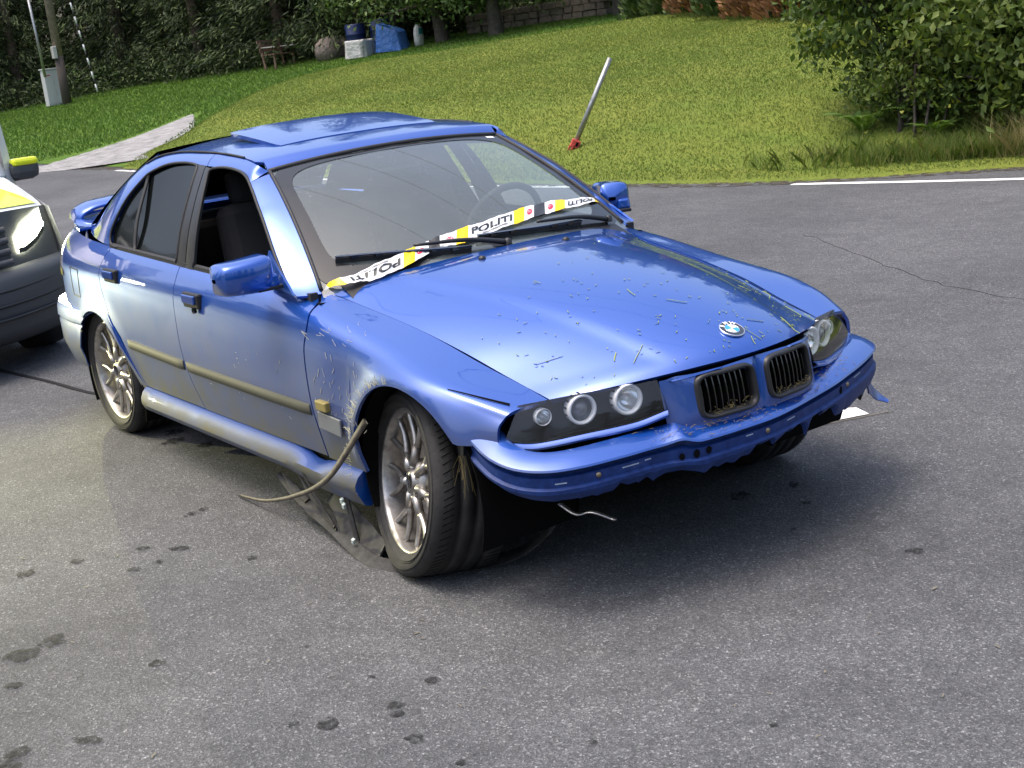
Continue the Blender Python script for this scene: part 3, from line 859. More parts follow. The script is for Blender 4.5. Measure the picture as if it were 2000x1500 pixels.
for i in range(NB):
    for j, (o, dz, w) in enumerate(prof):
        if j >= 10:
            f = (j-10)/3.0
            dz = -.056-(dep[i]-.056+rag[i])*f
        step = .014*math.exp(-((yy[i]+.34)/.035)**2)   # buckle beside the grille
        P[i, j] = cr_[i]+outw[i]*(o-step*.4)+np.array([0, 0, dz+step*(1 if j < 8 else .3)])
bump_o = grid('front_bumper', P, M_paint, car, flip=False, solid=.0035)
bump_o.modifiers['EdgeSplit'].split_angle = R(20)
# fascia with the lost strip's channel: dull plastic, its shade painted in as darker navy
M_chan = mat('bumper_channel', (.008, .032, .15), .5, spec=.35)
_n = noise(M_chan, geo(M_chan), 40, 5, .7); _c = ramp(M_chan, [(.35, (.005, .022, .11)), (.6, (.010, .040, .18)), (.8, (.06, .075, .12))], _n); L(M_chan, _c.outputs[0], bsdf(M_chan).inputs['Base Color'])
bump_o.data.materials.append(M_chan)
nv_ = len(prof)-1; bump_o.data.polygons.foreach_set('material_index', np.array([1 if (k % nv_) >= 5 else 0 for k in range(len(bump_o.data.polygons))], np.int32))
M_bolt = mat('bolt_steel', (.35, .27, .18), .4, .9)
def bump_at(y, dz, o):
    i = int(np.argmin(np.abs(yy-y)+(np.abs(cr_[:, 0]) < .3)*9)); return Vector((cr_[i]+outw[i]*o+np.array([0, 0, dz])).tolist()), Vector(outw[i].tolist())
for y, dz in ((-.605, -.034), (-.02, -.034), (.475, -.034)):
    p, n_ = bump_at(y, dz, -.011); b = MB(); b.lathe([(0, .005), (.0065, .004), (.0095, 0), (.0095, -.004)], 10, 'z'); o = b.build('bolt', M_bolt, bump_o)
    o.matrix_local = Matrix.Translation(p) @ n_.to_track_quat('Z', 'Y').to_matrix().to_4x4()
for y, dz, r in ((-.345, -.036, .009), (-.300, -.034, .011), (-.255, -.033, .010), (.425, -.036, .011)):
    p, n_ = bump_at(y, dz, -.0095); b = MB(); b.lathe([(0, 0), (r*.8, .0008), (r, 0)], 14, 'z'); o = b.build('bumper_hole', M_void, bump_o)
    o.matrix_local = Matrix.Translation(p) @ n_.to_track_quat('Z', 'Y').to_matrix().to_4x4() @ Matrix.Diagonal((1, 1.2, 1, 1))
M_scr = mat('scraped_edge', (.35, .40, .50), .6)
for y, dz, ln in ((-.72, -.038, .03), (-.50, -.032, .055), (-.44, -.029, .02), (.56, -.028, .06), (-.10, -.028, .03), (.10, -.030, .04)):
    pa, n_ = bump_at(y-ln/2, dz, -.0108); pb, _ = bump_at(y+ln/2, dz, -.0108)
    b = MB(); b.ribbon([pa, pb], .0035, n_, .002); b.build('bumper_slot', M_scr, bump_o, smooth=False)
# hanging torn corner on the far end
fl = spline([(.565, .735, .372), (.555, .765, .345), (.54, .80, .31), (.545, .83, .285), (.565, .85, .268)], 14)
b = MB(); b.ribbon(fl, np.linspace(.10, .02, 14), (.75, .35, .35), .004); b.build('torn_flap', M_paint, bump_o, bevel=.001)
b = MB(); b.ribbon(spline([(.49, .74, .39), (.48, .775, .33), (.49, .80, .29)], 8), np.linspace(.11, .05, 8), (.9, .3, .1), .004); b.build('torn_flap', M_black, bump_o)
# bracket stub at the near end and a bent stay below
b = MB(); b.box((.318, -.812, .538), (.045, .02, .028)); b.build('bumper_bracket', mat('galvanised', (.42, .43, .45), .35, .9), car, smooth=False, bevel=.004)
b = MB(); b.box((.342, -.815, .508), (.014, .016, .05), (0, R(12), 0)); b.build('bumper_clip', M_black, car, smooth=False)
b = MB(); b.ribbon(spline([(.50, -.60, .30), (.56, -.585, .275), (.60, -.56, .285), (.66, -.52, .262)], 12), .022, (0, .2, 1), .004); b.build('bent_stay', bpy.data.materials['galvanised'], car)

# ---- dark mechanical mass under the bonnet and floor
b = MB(); b.box((.05, 0, .48), (.80, .80, .24)); b.build('engine_bay', M_void, car, smooth=False)
b = MB(); b.box((-1.55, 0, .235), (3.3, 1.30, .07)); b.build('floor_pan', M_void, car, smooth=False)
b = MB(); b.box((.50, 0, .40), (.22, 1.0, .20)); b.build('radiator_support', M_void, car, smooth=False)
b = MB(); b.box((-.60, 0, .56), (.06, 1.5, .56)); b.build('bulkhead', M_void, car, smooth=False)
b = MB(); b.box((-3.05, 0, .56), (.95, 1.1, .56)); b.build('boot_box', M_void, car, smooth=False)

# ---- greenhouse
gz = [.80, .895, 1.0, 1.10, 1.18, 1.25, 1.30, 1.33]; gy = [.80, .780, .745, .70, .655, .608, .565, .53]
Gf = pchip(gz, gy)
def g3(p, s, off=0.0): return (p[0], s*(float(Gf(p[1]))+off), p[1])
def W_(a, t):
    """windscreen: a -1 right..1 left, t 0 bottom..1 top"""
    a = np.asarray(a, float); t = np.asarray(t, float)
    xb = -.635+.165*(1-a**2); zb = .872+.022*(1-a**2); yb = .705*a
    xt = -1.232+.012*(1-a**2); zt = 1.252+.030*(1-a**2); yt = .542*a
    bl = 4*t*(1-t)
    return np.stack([xb+(xt-xb)*t+.014*bl, yb+(yt-yb)*t, zb+(zt-zb)*t+.020*bl], -1)
A_, T_ = np.meshgrid(np.linspace(-1, 1, 41), np.linspace(-.06, 1, 25), indexing='ij')
ws = grid('windscreen', W_(A_, T_), M_glass, car, face_out=True)
# black ceramic border, a hair above the glass
M_frit = mat('ceramic_border', (.02, .021, .022), .12, spec=.5)
n = 160
def wborder(f):
    # perimeter in (a,t); inset f
    th = np.linspace(0, 2*math.pi, n, endpoint=False)
    e = 2/14 if f == 0 else 2/7
    ca, sa = np.cos(th), np.sin(th)
    a = np.sign(ca)*np.abs(ca)**e; t = np.sign(sa)*np.abs(sa)**e
    if f == 0: return a*.998, .5+.5*t*1.0
    return a*(1-.088), .522+t*.438
a0, t0 = wborder(0); a1, t1 = wborder(1)
P = np.stack([W_(a0*(1-w)+a1*w, t0*(1-w)+t1*w)+np.array([.0012, 0, .0022]) for w in np.linspace(0, 1, 5)], 1)
grid('frit_border', P, M_frit, ws, cu=True, flip=False)
# rubber seal round the windscreen
b = MB(); tt_ = np.linspace(0, 1, 24)
for s in (-1, 1):
    b.tube(W_(np.full(24, s*1.0), tt_)+np.array([0, 0, .003]), .0075, 6)
b.tube(W_(np.linspace(-1, 1, 40), np.full(40, 1.0))+np.array([-.004, 0, .004]), .010, 6)
b.build('windscreen_seal', M_rubber, ws)
# sticker in the top corner
P = np.stack([[W_(np.array(a), np.array(t))+np.array([.002, 0, .003]) for t in (.955, .975)] for a in (.86, .895, .93)]); grid('sticker', P, M_white, ws)

FO = np.array([(-1.555, .898), (-1.575, 1.02), (-1.605, 1.14), (-1.645, 1.235), (-1.655, 1.258), (-1.60, 1.269), (-1.50, 1.271), (-1.381, 1.262), (-1.29, 1.243), (-1.20, 1.203), (-1.10, 1.148), (-1.021, 1.102), (-.876, 1.000), (-.80, .945), (-.735, .893)])
RO_ = np.array([(-1.73, .902), (-1.74, 1.06), (-1.762, 1.2), (-1.783, 1.262), (-1.80, 1.276), (-1.939, 1.283), (-2.102, 1.274), (-2.235, 1.246), (-2.30, 1.217), (-2.414, 1.125), (-2.492, 1.011), (-2.503, .955), (-2.47, .928), (-2.40, .921)])
rail = np.array([(-1.155, 1.262), (-1.266, 1.288), (-1.411, 1.306), (-1.6, 1.316), (-1.841, 1.321), (-2.077, 1.319), (-2.25, 1.303), (-2.36, 1.272), (-2.47, 1.205), (-2.56, 1.115), (-2.63, 1.02), (-2.68, .945)])
def strip(name, A, B, s, m, parent, n=40, k=6, bulge=.004, solid=.01, flip=None):
    """surface between two curves given in 3D"""
    A = spline(A, n); B = spline(B, n)
    P = np.stack([A*(1-w)+B*w+np.array([0, s*bulge*4*w*(1-w), 0]) for w in np.linspace(0, 1, k)], 1)
    return grid(name, P, m, parent, flip=(s > 0) if flip is None else flip, solid=solid)
M_cabinblack = mat('pillar_trim', (.014, .014, .015), .4)
panes = {}
for s in (-1, 1):
    D = [o for o in car.children if o.name.startswith('front_door')][0 if s < 0 else 1]
    D2 = [o for o in car.children if o.name.startswith('rear_door')][0 if s < 0 else 1]
    ga = [g3(p, s) for p in FO]; gr_ = [g3(p, s) for p in RO_]; rl = [g3(p, s) for p in rail]
    # A pillar between windscreen edge and the window opening
    E = W_(np.full(16, s*1.003), np.linspace(-.02, .985, 16))
    strip('a_pillar', E, np.array([g3(p, s, .0) for p in [(-.665, .865), (-.735, .893), (-.80, .945), (-.876, 1.0), (-1.021, 1.102), (-1.10, 1.148), (-1.20, 1.206), (-1.235, 1.224)]]), s, M_paint, car, bulge=.010)
    # door frame over the front window
    strip('window_frame', [(-1.232, s*.548, 1.256)]+[tuple(np.array(q)+np.array([0, 0, -.004])) for q in rl[1:4]]+[g3((-1.697, 1.3155), s)],
          [g3(p, s, .001) for p in [(-1.235, 1.224), (-1.29, 1.245), (-1.381, 1.264), (-1.50, 1.273), (-1.60, 1.272), (-1.697, 1.274)]], s, M_paint, D, bulge=.006)
    strip('window_frame', [g3((-1.7015, 1.3155), s)]+[tuple(np.array(q)+np.array([0, 0, -.004])) for q in rl[4:12]],
          [g3(p, s, .001) for p in [(-1.7015, 1.274), (-1.80, 1.279), (-1.939, 1.285), (-2.102, 1.276), (-2.235, 1.248), (-2.30, 1.219), (-2.414, 1.127), (-2.494, 1.011), (-2.505, .955), (-2.475, .922)]], s, M_paint, D2, bulge=.006)
    # black B pillar in two halves
    strip('b_pillar_cover', [g3(p, s, .003) for p in [(-1.55, .89), (-1.572, 1.02), (-1.602, 1.14), (-1.645, 1.24), (-1.66, 1.268)]], [g3(p, s, .003) for p in [(-1.634, .89), (-1.648, 1.02), (-1.668, 1.14), (-1.694, 1.24), (-1.706, 1.272)]], s, M_cabinblack, D, bulge=.002)
    strip('b_pillar_cover', [g3(p, s, .003) for p in [(-1.641, .89), (-1.655, 1.02), (-1.675, 1.14), (-1.701, 1.24), (-1.713, 1.274)]], [g3(p, s, .003) for p in [(-1.735, .895), (-1.745, 1.05), (-1.765, 1.2), (-1.785, 1.262), (-1.79, 1.280)]], s, M_cabinblack, D2, bulge=.002)
    # rubber round the openings, belt strips
    b = MB(); b.tube(spline([g3(p, s, .003) for p in FO], 60), .006, 6); b.build('window_seal', M_rubber, D)
    b = MB(); b.tube(spline([g3(p, s, .003) for p in RO_], 60), .006, 6); b.build('window_seal', M_rubber, D2)
    for d_, x0, x1 in ((D, -1.685, -.74), (D2, -2.50, -1.70)):
        xx = np.linspace(x0, x1, 20); P = []
        for x in xx:
            y6, z6 = float(Y6(x)), float(Z6(x)); P.append([(x, s*(y6+.004), z6-.006), (x, s*(y6+.002), z6+.010), (x, s*(y6-.012), z6+.014)])
        grid('belt_strip', P, M_rubber, d_, flip=(s > 0), solid=.004)
    # panes: dark rear door glass with its divider; front glass only on the far side (the near one is wound down)
    top = spline([g3(p, s, -.010) for p in RO_[3:11]], 40); bot = spline([g3(p, s, -.010) for p in [(-1.735, .898), (-2.0, .905), (-2.25, .913), (-2.40, .918), (-2.47, .926), (-2.503, .955)]], 40)
    P = np.stack([bot*(1-w)+top*w for w in np.linspace(0, 1, 10)], 1)
    grid('rear_window', P, M_tint, D2, flip=(s > 0))
    b = MB(); b.ribbon(spline([g3((-2.205, .915), s, -.002), g3((-2.235, 1.05), s, -.002), g3((-2.27, 1.228), s, -.002)], 12), .024, (0, s, .3), .008); b.build('window_divider', M_rubber, D2)
    if s > 0:
        top = spline([g3(p, s, -.010) for p in FO[3:14]], 40); bot = spline([g3(p, s, -.010) for p in [(-1.56, .898), (-1.2, .89), (-.735, .893)]], 40)
        P = np.stack([bot*(1-w)+top*w for w in np.linspace(0, 1, 8)], 1); grid('front_window', P, glass_mat('side_glass', (.88, .92, .90), .8, (.3, .3, .3), .03), D, face_out=True)
    # mirror sail
    mk('mirror_sail', [g3((-.665, .868), s, .006), g3((-.90, .893), s, .006), g3((-.895, 1.005), s, .006), g3((-.80, .948), s, .006)], [(0, 1, 2, 3)], M_paint, D, smooth=False, solid=.01)
    # C pillar turning in to the rear window, rear window, deck
    strip('c_pillar', [tuple(np.array(q)+np.array([.0, 0, -.004])) for q in rl[6:12]], [(-2.42, s*.50, 1.305), (-2.55, s*.535, 1.245), (-2.70, s*.575, 1.165), (-2.86, s*.61, 1.075), (-2.98, s*.64, .99), (-3.05, s*.655, .955)], s, M_paint, car, bulge=.012)

# roof
NX, NY = 40, 41
Pr = np.zeros((NX, NY, 3))
rx = pchip([-r[0] for r in rail[:8]], [r[1] for r in rail[:8]])
for i, u in enumerate(np.linspace(0, 1, NX)):
    xe = -1.236-(2.36-1.236)*u; zr = float(rx(-xe)); yr = float(Gf(zr))-.004
    crown = float(np.interp(u, [0, .25, .5, .8, 1], [.022, .031, .036, .034, .028])); fw_ = .012*(1-u)+(-.09)*u
    ye = yr if u > .04 else .545
    for j, q in enumerate(np.linspace(-1, 1, NY)):
        Pr[i, j] = (xe+fw_*(1-q*q), ye*q, zr+.002+crown*(1-abs(q)**2.6))
        if u == 0: Pr[i, j, 2] = float(W_(np.array(q), np.array(1.0))[2])+.006
roof = grid('roof', Pr, M_paint, car, flip=False, solid=.012)
for s in (-1, 1):
    b = MB(); b.tube(spline([g3((p[0], p[1]+.002), s, -.001) for p in rail[2:8]], 40), .0045, 6); b.build('roof_gutter', M_rubber, roof)
# tilted sunroof lid
def roof_z(x, y):
    u = (-x-1.236)/1.124; zr = float(rx(-x)); yr = float(Gf(zr)); crown = float(np.interp(u, [0, .25, .5, .8, 1], [.022, .031, .036, .034, .028]))
    return zr+.002+crown*(1-abs(y/yr)**2.6)
P = []
for u in np.linspace(0, 1, 16):
    row = []
    for q in np.linspace(-1, 1, 25):
        ex = 1-.05*abs(q)**8
        x = -1.44-.46*u*1.0; y = .385*q
        cr2 = .03*(abs(2*u-1)**10)*(1)
        row.append((x, y*(1-.03*abs(2*u-1)**10), roof_z(x, y)+.003+.036*u))
    P.append(row)
grid('sunroof_lid', P, M_paint, roof, flip=False, solid=.016, bevel=.004)
# rear window, boot lid, spoiler
P = [[(-2.44-.63*w+.04*(1-q*q), q*(.50+.15*w), 1.312-.345*w+.03*(1-q*q)+.02*4*w*(1-w)) for q in np.linspace(-1, 1, 21)] for w in np.linspace(0, 1, 9)]
grid('rear_screen', P, M_tint, car, flip=False)
P = [[(-3.02-.60*w, q*float(Y6(-3.02-.58*w))*(1.0), .962+.020*(1-q*q)+.004*w) for q in np.linspace(-1, 1, 21)] for w in np.linspace(0, 1, 10)]
boot = grid('boot_lid', P, M_paint, car, flip=False, solid=.012)
P = [[(-3.60-.05*(1-q*q), q*.50, .98-.42*w) for q in np.linspace(-1, 1, 15)] for w in np.linspace(0, 1, 8)]
grid('rear_panel', P, M_paint, car, solid=.01)
# arched rear wing standing on two feet
pth = spline([(-3.50, -.575, .955), (-3.49, -.565, .985), (-3.48, -.53, 1.010), (-3.48, -.42, 1.030), (-3.48, 0, 1.045), (-3.48, .42, 1.030), (-3.48, .53, 1.010), (-3.49, .565, .985), (-3.50, .575, .955)], 60)
tn = np.gradient(pth, axis=0); tn /= np.linalg.norm(tn, axis=1)[:, None]
P = []
for i in range(60):
    up = np.cross(tn[i], [1, 0, 0]); up /= np.linalg.norm(up); fx = np.array([1, 0, 0.])
    row = []
    for a in np.linspace(0, 2*math.pi, 14, endpoint=False):
        row.append(pth[i]+fx*(.085*math.cos(a))+up*(.014*math.sin(a)*(1+.4*math.cos(a)))+np.array([-.02, 0, .012*(-math.cos(a))]))
    P.append(row)
grid('rear_wing', P, M_paint, boot, cv=True)
# rear bumper wrapping the corner, tail lamps
for s in (-1, 1):
    pb_ = spline([(-3.00, s*.838, 0), (-3.15, s*.835, 0), (-3.35, s*.79, 0), (-3.52, s*.70, 0), (-3.63, s*.52, 0), (-3.67, s*.2, 0), (-3.68, 0, 0)], 30)
    tg = np.gradient(pb_, axis=0); tg /= np.linalg.norm(tg, axis=1)[:, None]; ow = np.stack([-tg[:, 1], tg[:, 0], 0*tg[:, 0]], 1)*(-s)
    ow = ow if ow[0, 1]*s > 0 else -ow
    P = [[pb_[i]+ow[i]*o+np.array([0, 0, z]) for o, z in ((-.05, .60), (0, .592), (.012, .57), (.016, .53), (.004, .515), (.012, .50), (.01, .40), (-.02, .30), (-.08, .24))] for i in range(30)]
    P = np.array(P)
    for j in range(P.shape[1]):      # front end follows the wheel arch
        z = P[0, j, 2]; xa = RARCH[0]-math.sqrt(max(RARCH[2]**2-(z-RARCH[1])**2, .0))-.002
        w = np.clip(1-np.arange(30)/6.0, 0, 1); P[:, j, 0] += w*(xa-P[0, j, 0])
    grid('rear_bumper', P, M_paint, car, flip=(s < 0), solid=.006)
M_tail_c = mat('tail_lamp_clear', (.55, .52, .50), .1, coat=1); M_tail_r = mat('tail_lamp_amber', (.6, .55, .05), .15, coat=1)
for s in (-1, 1):
    def tl(x, z):
        y, _ = section(np.array([x]), np.array([t_of_z(x, z)])); return (x, s*(float(y[0])+.004), z)
    P = [[tl(x, z0+(z1-z0)*w) for w in np.linspace(0, 1, 6)] for x, z0, z1 in ((-3.585, .72, .875), (-3.5, .72, .875), (-3.4, .722, .875), (-3.30, .727, .872), (-3.20, .733, .868))]
    t_ = grid('tail_lamp', P, M_tail_c, car, flip=(s > 0), solid=.006)
    P = [[tl(x, z0+(z1-z0)*w) for w in np.linspace(0, 1, 4)] for x, z0, z1 in ((-3.24, .733, .775), (-3.205, .734, .77), (-3.17, .736, .765))]
    o = grid('tail_lamp_marker', np.array(P)+np.array([0, s*.004, 0]), M_tail_r, t_, flip=(s > 0))
# fuel flap outline
def q3(x, z, off=.0015):
    y, _ = section(np.array([x]), np.array([t_of_z(x, z)])); return (x, -(float(y[0])+off+float(flare(np.array([x]), np.array([z]))[0])), z)
ffc = [(-2.99, .795), (-2.86, .79), (-2.865, .66), (-2.975, .662)]
b = MB()
for i in range(4):
    a_, c_ = np.array(ffc[i]), np.array(ffc[(i+1) % 4])
    b.ribbon([q3(*(a_+(c_-a_)*w)) for w in np.linspace(0, 1, 8)], .005, (0, -1, .1), .0015)
b.build('fuel_flap_gap', M_rubber, car)
# seam gap in the near front fender beside the lamp
b = MB(); 
def pt_by_y(x, y):
    q = np.linspace(3.6, 6, 200); yq, zq = section(np.full(200, x), q); i = int(np.argmin(np.abs(yq-y))); return (x, -float(yq[i])-.001, float(zq[i])+.002)
sp_ = [pt_by_y(x, y) for x, y in ((.27, .800), (.33, .775), (.39, .742), (.45, .705))]
b.ribbon(spline([(p[0], p[1]-.002, p[2]+.001) for p in sp_], 12), np.linspace(.002, .007, 12), (0.2, -.7, .6), .002); b.build('fender_gap', M_void, car)

# fresh scratches and scuffs on the near fender and doors
r = np.random.default_rng(17); b = MB()
for k in range(70):
    if k < 40: x, z, l, a = r.uniform(-.52, -.18), r.uniform(.45, .70), r.uniform(.008, .035), R(r.normal(75, 20))
    elif k < 58: x, z, l, a = r.uniform(-1.5, -.6), r.uniform(.40, .68), r.uniform(.004, .02), R(r.uniform(0, 180))
    else: x, z, l, a = r.uniform(-.56, -.2), r.uniform(.74, .80), r.uniform(.02, .06), R(r.normal(-15, 8))
    pts = []
    for q in (-.5, 0, .5):
        xx, zz = x+l*q*math.cos(a), z+l*q*math.sin(a)+.1*l*q*q
        y, _ = section(np.array([xx]), np.array([t_of_z(xx, zz)])); y = float(y[0])+float(flare(np.array([xx]), np.array([zz]))[0])+float(dent(np.array([xx]), np.array([zz]))[0])+.0012
        pts.append((xx, -y, zz))
    b.ribbon(pts, r.uniform(.0008, .0022), (0, -1, .15), .0006)
tag(b.build('paint_scratch', mat('bare_scratch', (.42, .43, .38), .6), car, smooth=False), kind='stuff')
# ---- wing mirrors
for s in (-1, 1):
    mr = empty('wing_mirror'); mr.parent = car
    c = np.array((-.795, s*.918, .950))
    P = []
    for i, u in enumerate(np.linspace(-1, 1, 21)):       # along y
        hz = .062*(1-.10*u*1.0); row = []
        sq = (1-abs(u)**9)**.25 if abs(u) < 1 else 0.0
        for a in np.linspace(0, 2*math.pi, 28, endpoint=False):
            ca, sa = math.cos(a), math.sin(a); e = .38
            x = .052*math.copysign(abs(ca)**e, ca) if ca < 0 else .072*abs(ca)**.8
            z = hz*math.copysign(abs(sa)**e, sa)
            row.append(c+np.array([x*(.25+.75*sq)-.02*u*u, s*.104*u, z*(.12+.88*sq)]))
        P.append(row)
    sh = grid('mirror_shell', P, M_paint, mr, cv=True, flip=(s < 0))
    b = MB(); b.box((c[0]-.046, c[1], c[2]), (.012, .175, .10)); b.build('mirror_glass', M_chrome, mr, smooth=False)
    b = MB(); b.box((-.765, s*.832, .925), (.060, .055, .045), (0, 0, 0), .8); b.build('mirror_arm', M_paint, mr, smooth=False, bevel=.010)
    b = MB(); b.box((-.775, s*.845, .898), (.075, .10, .014)); b.build('mirror_foot', M_black, mr, smooth=False, bevel=.004)
    if s > 0:      # the far mirror is knocked back against the door glass
        pv = Vector((-.80, .815, 0)); mr.matrix_local = Matrix.Translation(pv) @ Matrix.Rotation(R(62), 4, 'Z') @ Matrix.Translation(-pv)

# ---- cabin
cab = M_interior
b = MB(); b.box((-.72, 0, .80), (.36, 1.32, .16), None, .9); b.build('dashboard', cab, car, smooth=False, bevel=.03)
b = MB(); b.box((-.83, .36, .90), (.12, .36, .06)); b.build('instrument_hood', cab, car, smooth=False, bevel=.02)
b = MB()
a = np.linspace(0, 2*math.pi, 33)
b.tube([(-.99+.075*math.sin(q), .36+.185*math.cos(q), .90+.17*math.sin(q)) for q in a], .015, 8, cap=False)
b.box((-.985, .36, .895), (.05, .13, .11)); b.box((-.985, .36, .895), (.02, .36, .03)); b.build('steering_wheel', cab, car)
for y in (-.36, .36):
    st = empty('seat'); st.parent = car
    b = MB(); b.box((-1.32, y, .50), (.52, .50, .16)); b.build('seat_cushion', M_seat, st, smooth=False, bevel=.05)
    b = MB(); b.box((-1.64, y, .80), (.15, .50, .62), (0, R(-16), 0), .86); b.build('seat_back', M_seat, st, smooth=False, bevel=.05)
    b = MB(); b.box((-1.75, y, 1.16), (.09, .27, .15), (0, R(-12), 0)); b.build('head_rest', M_seat, st, smooth=False, bevel=.035)
b = MB(); b.box((-2.35, 0, .68), (.16, 1.25, .60), (0, R(-20), 0)); b.build('rear_seat', M_seat, car, smooth=False, bevel=.05)
b = MB(); b.box((-2.72, 0, .94), (.50, 1.15, .03)); b.build('parcel_shelf', cab, car, smooth=False)
for s in (-1, 1):
    b = MB(); b.box((-1.5, s*.74, .62), (1.75, .03, .50)); b.build('door_card', cab, car, smooth=False)
b = MB(); b.box((-1.20, 0, 1.165), (.028, .24, .066), (0, R(12), 0)); b.box((-1.215, 0, 1.225), (.02, .03, .07)); b.build('interior_mirror', M_black, car, smooth=False, bevel=.012)
P = [[tuple(Pr[i, j]*np.array([1, .96, 1])-np.array([0, 0, .035])) for j in range(0, NY, 4)] for i in range(0, NX, 3)]
grid('headlining', P, mat('headliner_cloth', (.16, .16, .16), .9), car)

# ---- wipers, cowl
b = MB()
P = np.stack([W_(np.linspace(-.91, .91, 40), np.full(40, .015)), W_(np.linspace(-.91, .91, 40), np.full(40, -.05))+np.array([.06, 0, -.012])], 1)
grid('cowl_panel', P+np.array([.004, 0, .002]), M_black, car, flip=True)
def wiper(name, a_piv, t_piv, a0, t0, a1, t1, am, tm):
    w = empty(name); w.parent = car
    up = np.array([.25, 0, .97])
    P0 = W_(np.array(a0), np.array(t0)); P1 = W_(np.array(a1), np.array(t1))
    aa = np.linspace(a0, a1, 24); tt = np.linspace(t0, t1, 24)
    bl = W_(aa, tt)
    b = MB(); b.ribbon(bl+up*.010, .006, up, .016); b.build('wiper_blade', M_rubber, w, smooth=False)
    b = MB(); b.ribbon(bl+up*.024+np.array([.006, 0, 0])*0, .013, up, .005)
    for k in (3, 7, 16, 20): b.box(tuple(bl[k]+up*.019), (.016, .03, .012))
    b.build('wiper_frame', M_gloss, w, smooth=False)
    pv = W_(np.array(a_piv), np.array(t_piv))+up*.02; md = W_(np.array(am), np.array(tm))+up*.040
    b = MB(); b.tube(spline([pv, pv*.55+md*.45+up*.014, md], 14), np.linspace(.011, .0055, 14), 8); b.lathe([(0, .016), (.014, .012), (.016, -.01)], 14, 'z', tuple(pv)); b.build('wiper_arm', M_black, w)
wiper('wiper', .02, .03, -.89, .157, -.20, .045, -.50, .100)
wiper('wiper', .86, .025, -.12, .105, .62, .055, .28, .085)

# ---- wheels
def make_wheel(name='wheel', Rr=.238, Rt=.308, w=.215):
    w_ = empty(name); w_.parent = car
    # local frame: axle along y, outer face at y = 0 (towards -y outwards), wheel body inwards (+y)
    pr = [(.150, .16), (Rr-.028, .15), (Rr-.016, .06), (Rr-.016, .012), (Rr-.010, .002), (Rr-.002, -.002), (Rr+.004, .002), (Rr+.006, .012), (Rr-.004, .020), (Rr-.02, .17), (Rr+.006, .195)]
    b = MB(); b.lathe(pr, 72, 'y'); rim = b.build('rim', M_rim, w_)
    b = MB(); b.lathe([(0, .012), (.020, .010), (.034, .013), (.036, .022), (.060, .026), (.070, .04), (.072, .09)], 40, 'y'); b.build('hub', M_rim, rim)
    b = MB(); b.lathe([(0, .0085), (.024, .0095), (.0265, .011)], 32, 'y'); b.build('hub_cap', M_gloss, rim)
    for k in range(5):
        a = 2*math.pi*k/5+.3
        b = MB(); b.lathe([(0, .016), (.0075, .016), (.0085, .03)], 6, 'y', (.048*math.cos(a), 0, .048*math.sin(a))); b.build('wheel_bolt', M_chrome, rim, smooth=False)
    for k in range(7):
        a0 = 2*math.pi*k/7
        b = MB()
        def pt(r, a, y): return (r*math.cos(a), y, r*math.sin(a))
        stem = [pt(.050, a0, .026), pt(.085, a0, .028), pt(.118, a0, .032)]
        b.tube(stem, [.0155, .014, .013], 6)
        for sg in (-1, 1):
            br = [pt(.108, a0, .031), pt(.140, a0+sg*.115, .033), pt(.180, a0+sg*.20, .030), pt(.224, a0+sg*.225, .022)]
            b.tube(spline(br, 9), np.linspace(.0115, .0085, 9), 6)
        b.build('spoke', M_rim, rim)
    b = MB(); b.lathe([(.05, .10), (.145, .10), (.148, .105), (.148, .12)], 40, 'y'); b.build('brake_disc', M_brake, w_)
    b = MB(); b.lathe([(0, .14), (.23, .14)], 40, 'y'); b.build('wheel_back', M_void, w_)
    # tyre
    pr = [(Rr-.002, .004), (Rr+.006, -.006), (Rr+.022, -.013), (Rt-.030, -.014), (Rt-.014, -.006), (Rt-.005, .006), (Rt, .026)]
    x = .026
    for gx in (.060, .105, .150):
        pr += [(Rt, gx-.006), (Rt-.006, gx-.005), (Rt-.006, gx+.005), (Rt, gx+.006)]
    pr += [(Rt, .186), (Rt-.006, .206), (Rt-.03, .222), (Rr+.006, .205)]
    b = MB(); b.lathe(pr, 96, 'y'); ty = b.build('tyre', M_tyre, w_)
    b = MB()
    for rr_ in (Rr+.020, Rr+.026, Rt-.026):
        b.lathe([(rr_-.001, -.0125), (rr_, -.0155), (rr_+.001, -.0125)], 72, 'y')
    b.build('sidewall_rib', M_tyre, ty)
    # shoulder sipes
    b = MB()
    for k in range(80):
        a = 2*math.pi*k/80+.02*math.sin(k*7)
        for (ya, yb) in ((.010, .040), (.165, .200)):
            b.ribbon([(Rt*1.0006*math.cos(a), ya, Rt*1.0006*math.sin(a)), (Rt*1.0006*math.cos(a+.05), yb, Rt*1.0006*math.sin(a+.05))], .0026, (math.cos(a), 0, math.sin(a)), .0008)
    tag(b.build('tread_cut', M_void, ty, smooth=False), kind='stuff')
    return w_
wheel = make_wheel()
def place(w_, loc, steer, camber, s, spin=0.0, wide=1.0):
    Mt = Matrix.Translation(loc) @ Matrix.Rotation(steer, 4, 'Z') @ Matrix.Rotation(camber, 4, 'X')
    if s > 0: Mt = Mt @ Matrix.Rotation(math.pi, 4, 'Z')
    w_.matrix_local = Mt @ Matrix.Rotation(spin, 4, 'Y') @ Matrix.Diagonal((1, wide, 1, 1))
place(wheel, (-2.70, -.795, .306), 0, R(-1.0), -1, .2)
wf = copy_tree(wheel, car); place(wf, (-.048, -.806, .315), -.21, R(-9.5), -1, 1.1, 1.18)
